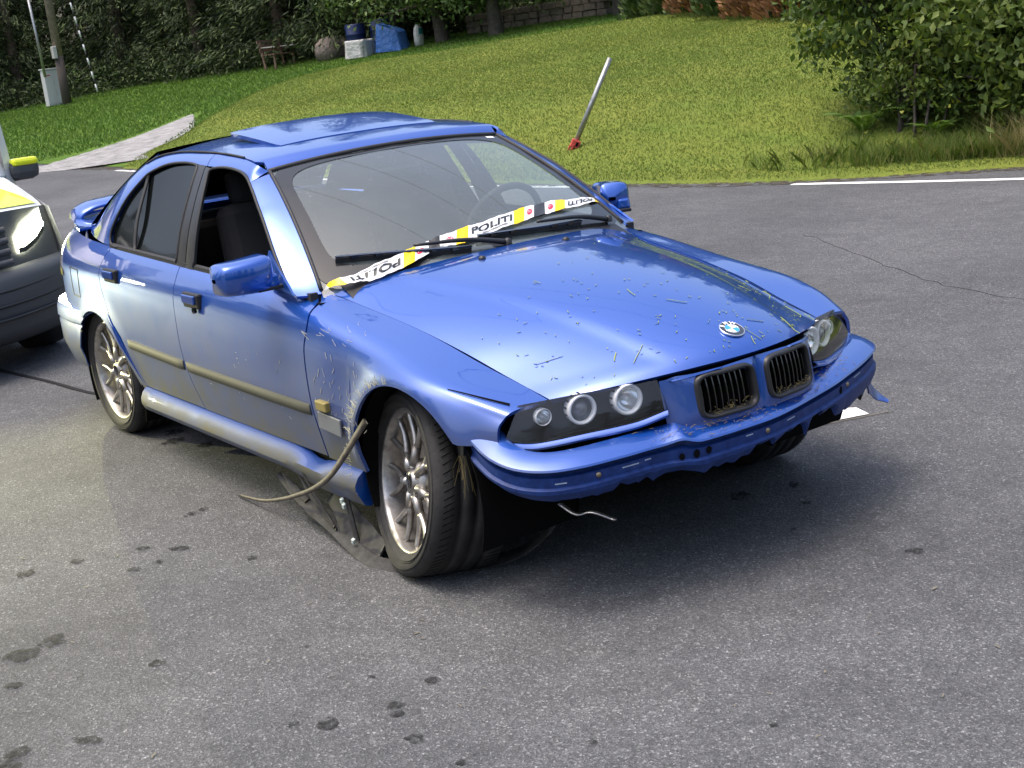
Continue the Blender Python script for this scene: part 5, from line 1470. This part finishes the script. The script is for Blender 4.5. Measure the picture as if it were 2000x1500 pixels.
# deep wood behind, one dark mass
r = np.random.default_rng(11)
ln_ = spline([(-58, 2), (-54, 12), (-50, 20), (-42, 28), (-32, 34), (-20, 36), (-8, 34)], 400)
n = 70000; i = r.integers(0, 400, n); hgt = r.uniform(0, 1, n)**.8*9.5
C = np.stack([ln_[i, 0]+r.normal(0, 1.6, n), ln_[i, 1]+r.normal(0, 1.6, n), hgt], 1); C[:, 2] += hbase(C[:, 0], C[:, 1])
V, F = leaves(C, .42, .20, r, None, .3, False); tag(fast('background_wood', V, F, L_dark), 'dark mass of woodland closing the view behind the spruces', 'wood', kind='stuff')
# undergrowth along the wood's edge
ln_ = spline([(-46, 9.6), (-43.2, 12.2), (-41.5, 14.4), (-39, 15.6), (-37, 16.6), (-34.6, 18.3), (-32.8, 20.2), (-30, 22.4), (-27.4, 24), (-22, 25.5)], 300)
n = 16000; i = r.integers(0, 300, n); C = np.stack([ln_[i, 0]+r.normal(0, .5, n)-.3, ln_[i, 1]+r.normal(0, .5, n)+.4, abs(r.normal(0, .45, n))], 1); C[:, 2] += hbase(C[:, 0], C[:, 1])
V, F = leaves(C, .16, .06, r, None, 0, False); tag(fast('undergrowth', V, F, L_spruce), 'dark low undergrowth along the edge of the wood', 'undergrowth', kind='stuff')

def broad_tree(name, loc, H, trunk_h, crown, nl, size, lm, seed, r0=.16, label='', cat='tree', group=None, bark=M_bark, clumps=60, cs=.42, droop=.3, lean=(0, 0)):
    """crown: list of ellipsoids (cx,cy,cz,rx,ry,rz) in local metres"""
    r = np.random.default_rng(seed); t = empty(name, loc)
    b = MB(); zs = np.linspace(-.25, trunk_h, 7)
    b.tube([(lean[0]*z+.05*math.sin(2*z+seed), lean[1]*z+.04*math.cos(3*z), z) for z in zs], np.linspace(r0*1.25, r0*.8, 7), 9)
    top = np.array([lean[0]*trunk_h, lean[1]*trunk_h, trunk_h]); Cc = []
    for (cx, cy, cz, rx, ry, rz) in crown:
        n = max(4, int(clumps*rx*ry*rz/sum(e[3]*e[4]*e[5] for e in crown)))
        d = rand_dirs(n, r)*(r.uniform(.35, 1, n)**.5)[:, None]; P = np.array([cx, cy, cz])+d*np.array([rx, ry, rz])
        Cc.append(P)
        for p in P[:max(3, n//5)]:
            mid = top*.45+p*.55+r.normal(0, .1, 3); b.tube(spline([top*.97, mid, p], 8), np.linspace(r0*.42, .012, 8), 5)
    Cc = np.vstack(Cc); b.build('trunk', bark, t)
    i = r.integers(0, len(Cc), nl); off = r.normal(0, cs, (nl, 3))*np.array([1, 1, .7])
    V, F = leaves(Cc[i]+off, size, size*.52, r, None, droop); fast('crown', V, F, lm, t)
    tag(t, label, cat, group); return t
for k, (x, y, lb) in enumerate(((-29.85, 19.4, 'leafy apple tree with a thick trunk beside the blue tarpaulin'), (-27.74, 19.8, 'leafy apple tree at the right-hand end of the low wall'), (-32.6, 19.6, 'low spreading apple tree overhanging the white covered box'), (-25.0, 21.9, 'apple tree standing farthest up the back lawn'))):
    broad_tree('apple_tree', (x, y, float(hbase(x, y))), 4, 1.15, [(0, 0, 2.0, 1.9, 1.9, 1.1), (-1.0, -.9, 1.45, 1.2, 1.1, .6), (.9, .6, 1.6, 1.2, 1.2, .65), (.3, -1.3, 1.7, 1.0, 1.0, .6), (0, 0, 3.2, 1.4, 1.4, .9)], 6200, .17, L_apple, 60+k, .19, lb, 'tree', 'apple trees on the back lawn', clumps=70, cs=.34)
# thuja hedge: single shrubs side by side
def thuja(x, y, H, Rr, lm, seed, lb):
    r = np.random.default_rng(seed); t = empty('hedge_shrub', (x, y, float(h_any(x, y))-.05)); n = 5200
    z = r.uniform(.02, 1, n)**.9*H; a = r.uniform(0, 2*math.pi, n); rad = Rr*(1-.35*(z/H)**2.5)*(.80+.26*r.random(n)+.10*np.sin(a*5+z*4))
    C = np.stack([rad*np.cos(a), rad*np.sin(a), z], 1); ax = np.stack([np.cos(a), np.sin(a), .9+0*a], 1)
    V, F = leaves(C, .17, .07, r, ax, 0, False); 
    if isinstance(lm, tuple):
        me = fast('foliage', V, F, lm[0], t); q = F.reshape(-1, 4)
        sel = (np.sin(z*3+a*1.5+seed) > .45)
        me.data.materials.append(lm[1]); me.data.polygons.foreach_set('material_index', sel.astype(np.int32)); me.data.update()
    else: fast('foliage', V, F, lm, t)
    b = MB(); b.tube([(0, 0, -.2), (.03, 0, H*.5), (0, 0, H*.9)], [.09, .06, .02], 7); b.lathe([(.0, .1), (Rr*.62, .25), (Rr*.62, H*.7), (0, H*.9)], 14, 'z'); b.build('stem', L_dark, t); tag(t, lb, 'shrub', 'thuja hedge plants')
hpts = spline([(-19.9, 18.9), (-17.7, 17.9), (-15.5, 16.9), (-13.9, 16.1), (-12.4, 15.4), (-11.0, 14.7)], 7)
lbs = ['green thuja bush at the left end of the clipped hedge', 'green thuja bush second from the left in the hedge', 'green thuja bush with a rusty streak in the middle of the hedge', 'green thuja bush just left of the withered brown ones', 'withered rusty-brown thuja bush in the hedge', 'half-withered thuja bush behind the overhanging shrub', 'thuja bush at the hidden right end of the hedge']
for k in range(7):
    thuja(hpts[k, 0], hpts[k, 1], 2.7, .95, {2: (L_thuja, L_brown), 4: L_brown, 5: (L_brown, L_thuja)}.get(k, L_thuja), 80+k, lbs[k])

# big shrubs on the right verge
def shrub(name, loc, lobes, nl, size, lm, seed, lb, stems=7, cs=.16, droop=.45, clumps=90, spread=1.0):
    r = np.random.default_rng(seed); t = empty(name, loc); Cc = []
    for (cx, cy, cz, rx, ry, rz) in lobes:
        n = max(5, int(clumps*rx*ry*rz/sum(e[3]*e[4]*e[5] for e in lobes))); d = rand_dirs(n, r)*(r.uniform(.25, 1, n)**.45)[:, None]; Cc.append(np.array([cx, cy, cz])+d*np.array([rx, ry, rz]))
    Cc = np.vstack(Cc); b = MB()
    for k in range(stems):
        p = Cc[r.integers(0, len(Cc))]; s0 = np.array([r.normal(0, .18), r.normal(0, .18), -.1]); b.tube(spline([s0, s0*.5+p*.4+np.array([0, 0, .35]), p], 10), np.linspace(.018, .006, 10), 6)
    for p in Cc[::2]:
        q = p*.55+np.array([0, 0, .25]); b.tube([q, p*.8+np.array([0, 0, .1]), p], [.010, .007, .003], 5)
    b.build('stems', M_bark, t)
    i = r.integers(0, len(Cc), nl); V, F = leaves(Cc[i]+r.normal(0, cs, (nl, 3))*np.array([1, 1, .75]), size, size*.52, r, None, droop); fast('foliage', V, F, lm, t); tag(t, lb, 'shrub'); return t
zb_ = lambda x, y: float(h_any(x, y))
shrub('leafy_shrub', (-5.55, 8.75, zb_(-5.55, 8.75)), [(-.35, -.45, 1.05, .62, .6, .42), (-.10, -.1, 1.45, .75, .8, .55), (-.75, -.15, 1.25, .55, .55, .35), (.1, .1, .8, .5, .5, .35), (-.3, .2, 2.1, .8, .8, .6), (-.45, -.5, .75, .30, .3, .18), (.15, -.25, .35, .45, .35, .3), (-.1, .1, .35, .5, .4, .3)], 7500, .095, L_shrub, 91, 'dark leafy shrub with overhanging branches at the left of the verge thicket', stems=9, cs=.13)
shrub('broadleaf_shrub', (-4.55, 8.95, zb_(-4.55, 8.95)), [(-.05, -.45, .95, .55, .5, .34), (.5, -.2, .95, .6, .5, .4), (.1, .2, 1.5, .7, .6, .45), (.35, -.45, .62, .45, .4, .22), (0, -.3, .35, .6, .35, .3), (.6, -.3, .3, .5, .35, .28)], 6500, .105, L_elder, 92, 'bright broad-leaved shrub in front of the verge thicket', stems=8, cs=.14, droop=.6)
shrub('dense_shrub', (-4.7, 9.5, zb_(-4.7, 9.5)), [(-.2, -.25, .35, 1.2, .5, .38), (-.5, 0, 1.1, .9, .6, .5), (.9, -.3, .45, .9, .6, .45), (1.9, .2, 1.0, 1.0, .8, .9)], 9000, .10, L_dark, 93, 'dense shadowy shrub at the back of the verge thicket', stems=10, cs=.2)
shrub('low_shrub', (-5.25, 8.35, zb_(-5.25, 8.35)), [(0, 0, .42, .42, .35, .25), (.25, .1, .55, .35, .3, .25), (-.2, .05, .25, .3, .25, .18)], 1500, .075, L_elder, 94, 'low light-green bush at the foot of the verge thicket', stems=6, cs=.09)
shrub('low_shrub', (-4.95, 8.42, zb_(-4.95, 8.42)), [(0, 0, .30, .40, .3, .22), (.35, .1, .40, .35, .3, .25), (-.3, 0, .28, .3, .25, .2)], 1500, .07, L_shrub, 98, 'low dark bush hiding the stems at the foot of the verge thicket', stems=5, cs=.09)
# thin dark trunks against the pale house
for k, (x, y, lb) in enumerate(((-4.9, 12.0, 'thin dark trunk left in front of the white house'), (-4.1, 12.2, 'thin dark trunk right in front of the white house'))):
    broad_tree('young_tree', (x, y, zb_(x, y)), 5, 2.2, [(0, 0, 2.9, .9, .9, .8), (.2, 0, 1.5, .5, .4, .35)], 1100, .10, L_shrub, 95+k, .06, lb, 'tree', clumps=40, cs=.16)
# ferns
def fern(loc, n, ln_, seed, lb, lm=L_fern):
    r = np.random.default_rng(seed); t = empty('fern', loc)
    for k in range(n):
        a = 2*math.pi*k/n+r.uniform(-.3, .3); l = ln_*r.uniform(.75, 1.15); s = np.linspace(0, 1, 22)
        R_ = l*(.15*s+.75*s**1.3); Z = l*(1.05*s-.62*s**2.2)
        P = np.stack([R_*math.cos(a), R_*math.sin(a), Z], 1); V = []; F = []
        d = np.gradient(P, axis=0); d /= np.linalg.norm(d, axis=1)[:, None]; sd = np.cross(d, [0, 0, 1.]); sd /= np.linalg.norm(sd, axis=1)[:, None]+1e-9
        for j in range(2, 22):
            wl = l*.26*math.sin(math.pi*min(1, (s[j]+.12)/1.12))**.8*(1-s[j]*.35)
            for g in (-1, 1):
                tip = P[j]+sd[j]*g*wl+d[j]*wl*.35-np.array([0, 0, wl*.15]); b0 = len(V); V += [P[j]-d[j]*.008, P[j]*.5+tip*.5+d[j]*.014, tip, P[j]*.5+tip*.5-d[j]*.014]; F.append((b0, b0+1, b0+2, b0+3))
        mk('frond', V, F, lm, t, smooth=False)
    tag(t, lb, 'fern')
fern((-5.50, 8.10, zb_(-5.5, 8.1)), 9, .48, 1, 'green fern drooping at the left foot of the shrub thicket'); fern((-4.15, 8.72, zb_(-4.15, 8.72)), 9, .62, 2, 'bright fern rising above the tall grass near the road edge line'); fern((-4.75, 8.25, zb_(-4.75, 8.25)), 8, .36, 3, 'small fern in front of the shadowed thicket foot')
# blades
def blades(name, X, Y, Hh, Wd, r, lm, lean=.5, z=None):
    n = len(X); Z = h_any(X, Y) if z is None else z
    a = r.uniform(0, 2*math.pi, n); h = Hh*r.uniform(.6, 1.35, n); w = Wd*r.uniform(.7, 1.3, n); ld = r.uniform(0, 2*math.pi, n); l = h*lean*r.uniform(.2, 1.4, n)
    B = np.stack([X, Y, Z-.004], 1); s = np.stack([np.cos(a)*w/2, np.sin(a)*w/2, 0*a], 1); t = np.stack([np.cos(ld)*l, np.sin(ld)*l, h], 1); m = t*np.array([.35, .35, .6])
    V = np.stack([B-s, B+s, B+m+s*.7, B+t, B+m-s*.7], 1).reshape(-1, 3); i = np.arange(n)[:, None]*5
    return fast(name, V, i+np.array([[0, 1, 2, 3, 4]]), lm)
r = np.random.default_rng(21)
n = 640000; X = r.uniform(-25.5, 2.5, n); Y = r.uniform(5.6, 19, n)
dist = np.hypot(X-3.6, Y+2.9); vis = (np.arctan2(Y+2.9, X-3.6) > R(120)) & (np.arctan2(Y+2.9, X-3.6) < R(172))
keep = (Y > edge_y(X)-.03+.05*np.sin(X*7)*np.sin(X*2.3)) & (mound_in(X, Y) > 0) & vis & (r.random(n) < np.clip(16/dist, .35, 1)) & (dist < 36)
X, Y, dist = X[keep], Y[keep], dist[keep]
tag(blades('lawn_grass', X, Y, .026, .0040+.0005*dist*.5, r, L_grass, .9), 'short mown grass covering the mound beside the road', 'grass', kind='stuff')
n = 150000; X = r.uniform(-46, -16, n); Y = r.uniform(5, 26, n)
keep = (Y > edge_y(X)) & (mound_in(X, Y) < -.02) & (hbase(X, Y) < 2.4)
dd = np.array(dl); dm = np.min(np.hypot(X[:, None]-dd[None, ::2, 0], Y[:, None]-dd[None, ::2, 1]), 1)
keep &= (dm > np.interp(Y, [5, 6.5, 8, 9.5], [2.8, 1.4, .75, .3]))
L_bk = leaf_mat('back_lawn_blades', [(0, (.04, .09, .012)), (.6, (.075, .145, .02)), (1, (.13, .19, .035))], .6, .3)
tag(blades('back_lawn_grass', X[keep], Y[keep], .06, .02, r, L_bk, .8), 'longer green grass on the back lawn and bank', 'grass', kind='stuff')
# rough grass where lawn meets thicket and along the verge
n = 5200; cx0 = r.normal(-4.25, .60, 150); cy0 = .28+abs(r.normal(0, .34, 150)); i = r.integers(0, 150, n); X = cx0[i]+r.normal(0, .06, n); Y = edge_y(X)+cy0[i]+abs(r.normal(0, .05, n)); tag(blades('tall_grass', X, Y, .17, .006, r, L_tall, .8), 'tall rough grass between the road and the thicket', 'grass', kind='stuff')
n = 420; X = r.normal(-3.72, .13, n); Y = edge_y(X)+.30+abs(r.normal(0, .12, n)); tag(blades('dry_grass', X, Y, .36, .005, r, L_dry, .9), 'tuft of dry straw-coloured grass near the edge line', 'grass', kind='stuff')
# ------------------------------------------------------------------ props
M_galv = mat('galvanised_tube', (.34, .35, .35), .45, .85)
_n = noise(M_galv, coord(M_galv), 18, 5, .7); _c = ramp(M_galv, [(.3, (.22, .22, .21)), (.7, (.42, .43, .43))], _n); L(M_galv, _c.outputs[0], bsdf(M_galv).inputs['Base Color'])
b0 = np.array([-9.02, 7.18, float(h_any(-9.02, 7.18))]); b1 = np.array([-8.72, 7.60, 1.205])
ps = empty('steel_post', tuple(b0)); tag(ps, 'leaning bare steel tube post with a red foot on the mown lawn', 'post')
b = MB(); d = (b1-b0)/np.linalg.norm(b1-b0); b.tube([tuple(-d*.1), tuple((b1-b0)*.5), tuple(b1-b0)], .030, 16); b.build('tube', M_galv, ps)
b = MB(); d = (b1-b0)/np.linalg.norm(b1-b0); b.tube([tuple((b1-b0)-d*.002), tuple((b1-b0)+d*.001)], .024, 14); b.build('tube_bore', M_void, ps)
M_red = mat('red_foot', (.42, .05, .035), .6); q = Vector(d.tolist()).to_track_quat('Z', 'Y').to_euler()
b = MB(); b.box(tuple(d*.055), (.115, .105, .10), q); b.build('foot', M_red, ps, smooth=False, bevel=.012)
for sx_ in (-1, 1):
    b = MB(); b.box(tuple(d*.03+np.array([.03*sx_, -.055, -.01])), (.025, .02, .07), q); b.build('foot_rib', M_red, ps, smooth=False, bevel=.004)
b = MB(); b.box(tuple(d*.05+np.array([.058, -.02, 0])), (.006, .03, .05), q); b.build('foot_slot', M_void, ps, smooth=False)

# utility pole with cable guard, pipe, cabinet, stay wire
M_wood = bark_mat('pole_wood', (.13, .10, .08), (.30, .24, .19)); M_tar = mat('tarred_wood', (.05, .04, .032), .8)
ux, uy = -40.44, 11.95; uz = float(hbase(ux, uy))
up = empty('utility_pole', (ux, uy, uz)); tag(up, 'weathered wooden utility pole with a pale cable box at the wood edge', 'utility pole')
b = MB(); b.tube([(0, 0, 1.5), (-.02, 0, 5), (-.05, 0, 9.3)], [.135, .125, .11], 14); b.build('shaft', M_wood, up)
b = MB(); b.tube([(0, 0, -.2), (0, 0, 1.5)], [.15, .138], 14); b.build('shaft_foot', M_tar, up)
b = MB(); b.box((.06, -.14, 1.62), (.24, .12, .38)); b.build('cable_box', mat('cable_box_grey', (.38, .38, .36), .5), up, smooth=False, bevel=.02)
b = MB(); b.tube([(-.14, -.50, .9), (-.16, -.52, 2.2), (-.2, -.56, 3.6)], .045, 10); b.build('cable_pipe', M_galv, up)
for z in (8.9, 8.3):
    b = MB(); b.box((0, 0, z), (.10, 1.5, .10)); b.build('cross_arm', M_wood, up, smooth=False)
cb = empty('electrical_cabinet', (-41.18, 11.85, float(hbase(-41.18, 11.85)))); tag(cb, 'pale grey electrical cabinet standing beside the utility pole', 'cabinet')
M_cab = mat('cabinet_grey', (.44, .46, .46), .45)
b = MB(); b.box((0, 0, .56), (.34, .58, 1.14)); b.build('cabinet_body', M_cab, cb, smooth=False, bevel=.012)
for yq in (-.145, .145):
    b = MB(); b.box((.174, yq, .58), (.012, .272, 1.04)); b.build('cabinet_door', M_cab, cb, smooth=False, bevel=.004)
b = MB(); b.box((0, 0, 1.145), (.40, .64, .04)); b.build('cabinet_lid', M_cab, cb, smooth=False, bevel=.01)
b = MB(); b.box((.182, -.16, .95), (.006, .12, .03)); b.build('cabinet_sign', mat('sign_red', (.4, .06, .04), .5), cb, smooth=False)
sw = empty('stay_wire', (-40.40, 13.00, float(hbase(-40.4, 13.0)))); tag(sw, 'slanting stay wire with black and white marker bands by the pole', 'stay wire')
e_ = np.array([-.04-.05, -1.05, 8.3]); b = MB(); b.tube([(0, 0, 0), tuple(e_)], .010, 6); b.build('wire', M_galv, sw)
for k in range(9):
    f0 = .02+.052*k; b = MB(); b.tube([tuple(e_*f0), tuple(e_*(f0+.026 if k else f0+.03))], .028, 8); b.build('marker_band', mat('band_white', (.75, .75, .74), .5) if 'band_white' not in bpy.data.materials else bpy.data.materials['band_white'], sw)
    b = MB(); b.tube([tuple(e_*(f0+.027)), tuple(e_*(f0+.05))], .026, 8); b.build('marker_band', M_black, sw)
# overhead cables above the road (seen mirrored in the windscreen)
for k, (x0, y0) in enumerate(((-3.0, 2.05), (-4.1, 3.72), (-4.8, 5.08))):
    dr = np.array([1, .345]); s = np.linspace(-46, 46, 60); b = MB()
    b.tube([(x0+q*dr[0], y0+q*dr[1], 7.0+.0006*q*q) for q in s], .011, 6)
    tag(b.build('overhead_cable', M_black), ['overhead cable mirrored lowest on the near side of the windscreen', 'overhead cable mirrored across the middle of the windscreen', 'overhead cable mirrored beside the inside mirror'][k], 'cable', 'overhead cables above the road')

# bench in the shade
bx_, by_ = -35.0, 16.85; bn = empty('garden_bench', (bx_, by_, float(hbase(bx_, by_))), (0, 0, R(35))); tag(bn, 'old brown slatted wooden bench in the shade of the spruces', 'bench')
M_bw = bark_mat('bench_wood', (.10, .06, .04), (.22, .14, .10))
for k in range(4):
    b = MB(); b.box((.12*k-.18, 0, .42), (.09, 1.5, .03)); b.build('seat_slat', M_bw, bn, smooth=False)
for k in range(3):
    b = MB(); b.box((-.25-.03*k, 0, .56+.13*k), (.03, 1.5, .09)); b.build('back_slat', M_bw, bn, smooth=False)
for yq in (-.62, .62):
    b = MB(); b.box((.15, yq, .2), (.06, .06, .42)); b.build('leg', M_bw, bn, smooth=False)
    b = MB(); b.box((-.24, yq, .42), (.06, .06, .86), (0, R(-8), 0)); b.build('leg', M_bw, bn, smooth=False)
    b = MB(); b.box((-.02, yq, .64), (.46, .06, .03)); b.build('arm_rest', mat('pale_arm', (.4, .38, .34), .6), bn, smooth=False)
# covered things by the apple trees
def drape(name, loc, sz, m, lb, cat, seed, rot=0.0, peak=None, flare_=.08):
    r = np.random.default_rng(seed); t = empty(name, loc, (0, 0, rot)); n, mm = 48, 16; P = []
    ph = r.uniform(0, 6, 6)
    for i in range(n):
        a = 2*math.pi*i/n; e = .38; cx, cy = math.copysign(abs(math.cos(a))**e, math.cos(a)), math.copysign(abs(math.sin(a))**e, math.sin(a)); row = []
        for j in range(mm):
            w = j/(mm-1)
            if w < .4: k = w/.4; rr, zz = k, 1.0
            else: k = (w-.4)/.6; rr, zz = 1+flare_*k+.05*k*math.sin(a*7+ph[0])+.03*k*math.sin(a*13+ph[1]), 1-k
            hz_ = sz[2]*(1+(peak*(1-cx*rr*.5-.5) if peak else 0)); row.append((cx*rr*sz[0]/2, cy*rr*sz[1]/2, hz_*zz+.03*sz[2]*math.sin(a*5+w*6+ph[2])*(1 if zz > .05 else .2)))
        P.append(row)
    grid('cover_sheet', P, m, t, cu=True)
    b = MB(); b.box((0, 0, sz[2]*.45), (sz[0]*.85, sz[1]*.85, sz[2]*.85)); b.build('covered_box', M_void, t, smooth=False); tag(t, lb, cat); return t
def sheet_mat(name, c): 
    m = mat(name, c, .55); n_ = noise(m, coord(m), 6, 5, .6); L(m, bump(m, n_, .9, .08), bsdf(m).inputs['Normal']); cc = ramp(m, [(.3, tuple(q*.7 for q in c)), (.7, c)], n_); L(m, cc.outputs[0], bsdf(m).inputs['Base Color']); return m
yaw = R(55)
drape('covered_box', (-31.45, 17.62, float(hbase(-31.45, 17.62))), (.6, 1.05, .48), sheet_mat('pale_tarp', (.50, .50, .48)), 'low box under a pale grey-white sheet beside the blue tarpaulin', 'covered box', 1, R(38))
drape('tarpaulin_heap', (-30.9, 18.40, float(hbase(-30.9, 18.40))), (.7, .75, .52), sheet_mat('blue_tarp', (.03, .13, .42)), 'bright blue tarpaulin over a heap next to the white covered box', 'tarpaulin', 2, R(38), .55, .25)
for k, (x, y, lb) in enumerate(((-32.6, 18.2, 'dark blue barrel behind the white covered box'), (-32.1, 18.75, 'dark blue barrel behind the blue tarpaulin'))):
    t = empty('barrel', (x, y, float(hbase(x, y)))); b = MB(); b.lathe([(0, 0), (.28, 0), (.30, .05), (.29, .28), (.31, .30), (.29, .32), (.29, .58), (.31, .60), (.29, .62), (.30, .85), (.27, .90), (0, .90)], 28, 'z'); b.build('drum', mat('barrel_blue%d' % k, (.008, .02, .09), .4), t); b = MB(); b.lathe([(0, .915), (.05, .915), (.05, .9)], 12, 'z', (.12, 0, 0)); b.build('bung', M_black, t); tag(t, lb, 'barrel', 'blue barrels under the apple trees')
t = empty('feed_sack', (-30.35, 18.95, float(hbase(-30.35, 18.95))), (0, 0, R(38))); tag(t, 'white and teal printed sack leaning at the right of the blue tarpaulin', 'sack')
P = [[(.13*math.cos(a)*k, .21*math.sin(a)*k, z) for a in np.linspace(0, 2*math.pi, 24, endpoint=False)] for z, k in ((0, .8), (.03, 1), (.2, 1.06), (.38, 1.0), (.5, .85), (.56, .5), (.60, .55))]
sk = grid('bag', P, sheet_mat('sack_white', (.62, .62, .60)), t, cv=True)
P = [[(.136*math.cos(a)*k, .216*math.sin(a)*k, z) for a in np.linspace(-1.0, 1.0, 12)] for z, k in ((.33, 1.02), (.42, .99), (.5, .87))]
grid('printed_band', P, mat('sack_teal', (.02, .18, .18), .5), sk)
# low stone wall behind the apple trees: separate stones
wl_ = empty('stone_wall', (-30.2, 20.6, float(hbase(-30.2, 20.6)))); tag(wl_, 'low brown stone wall behind the apple tree trunks', 'wall')
M_stone = bark_mat('wall_stone', (.10, .08, .07), (.24, .20, .17)); r = np.random.default_rng(31)
wp = spline([(0, 0), (1.5, .75), (3.0, 1.3), (4.6, 1.7)], 200); s_ = np.r_[0, np.cumsum(np.linalg.norm(np.diff(wp, axis=0), axis=1))]
for row in range(3):
    q = 0.0
    while q < s_[-1]-.3:
        w_ = r.uniform(.28, .5); i = int(np.searchsorted(s_, q+w_/2)); i = min(i, 198); dr = wp[i+1]-wp[i]; an = math.atan2(dr[1], dr[0])
        x, y = wp[i]; z0 = float(hbase(-30.2+x, 20.6+y))-float(hbase(-30.2, 20.6)); hh = .17
        b = MB(); b.box((x+r.normal(0, .01), y+r.normal(0, .01), z0+.08+row*.18), (w_-.02, .32*r.uniform(.85, 1.1), hh), (r.normal(0, .03), r.normal(0, .03), an), .93); b.build('stone', M_stone, wl_, smooth=False, bevel=.02); q += w_
# boulder under the spruces
def boulder(loc, s, seed, lb):
    r = np.random.default_rng(seed); n, mm = 18, 10; P = []
    for i in range(n):
        row = []
        for j in range(mm):
            a, t_ = 2*math.pi*i/n, math.pi*j/(mm-1); k = 1+.14*math.sin(3*a+seed)*math.sin(t_)+.10*math.sin(5*a+2*t_)+.05*r.normal(); row.append((s[0]*k*math.sin(t_)*math.cos(a), s[1]*k*math.sin(t_)*math.sin(a), s[2]*k*math.cos(t_)+s[2]*.5))
        P.append(row)
    o = grid('boulder', P, M_stone, cu=True); o.location = loc; tag(o, lb, 'rock')
boulder((-33.6, 17.9, float(hbase(-33.6, 17.9))), (.5, .6, .42), 4, 'grey-brown boulder in the shade left of the white covered box')
# white house glimpsed behind the thicket
hs = empty('white_house', (-5.2, 14.6, float(h_any(-5.2, 14.6))), (0, 0, R(-32))); tag(hs, 'white clapboard house glimpsed through the trees at the upper right', 'house')
M_clap = mat('white_boards', (.78, .78, .76), .6)
b = MB(); b.box((1.6, 1.6, 1.4), (5.2, 2.6, 3.4)); b.build('wall', M_clap, hs, smooth=False)
for k in range(14):
    b = MB(); b.box((1.6, .288, .1+.2*k), (5.2, .03, .19)); b.build('board', M_clap, hs, smooth=False)
b = MB(); b.add([(-1.3, -.1, 3.1), (4.5, -.1, 3.1), (4.5, 3.2, 3.1), (-1.3, 3.2, 3.1), (-1.3, 1.55, 4.6), (4.5, 1.55, 4.6)], [(0, 1, 5, 4), (2, 3, 4, 5), (3, 0, 4), (1, 2, 5), (3, 2, 1, 0)]); b.build('roof', M_tar, hs, smooth=False)
for x in (.6, 2.8):
    b = MB(); b.box((x, .265, 1.6), (.9, .05, 1.1)); wf_ = b.build('window', M_clap, hs, smooth=False); b = MB(); b.box((x, .240, 1.6), (.76, .02, .96)); b.build('pane', M_tint, wf_, smooth=False)
# small stones on the verge
boulder((-4.93, 7.62, float(h_any(-4.93, 7.62))-.01), (.055, .04, .022), 6, 'small pale stone lying on the grass verge by the edge line')
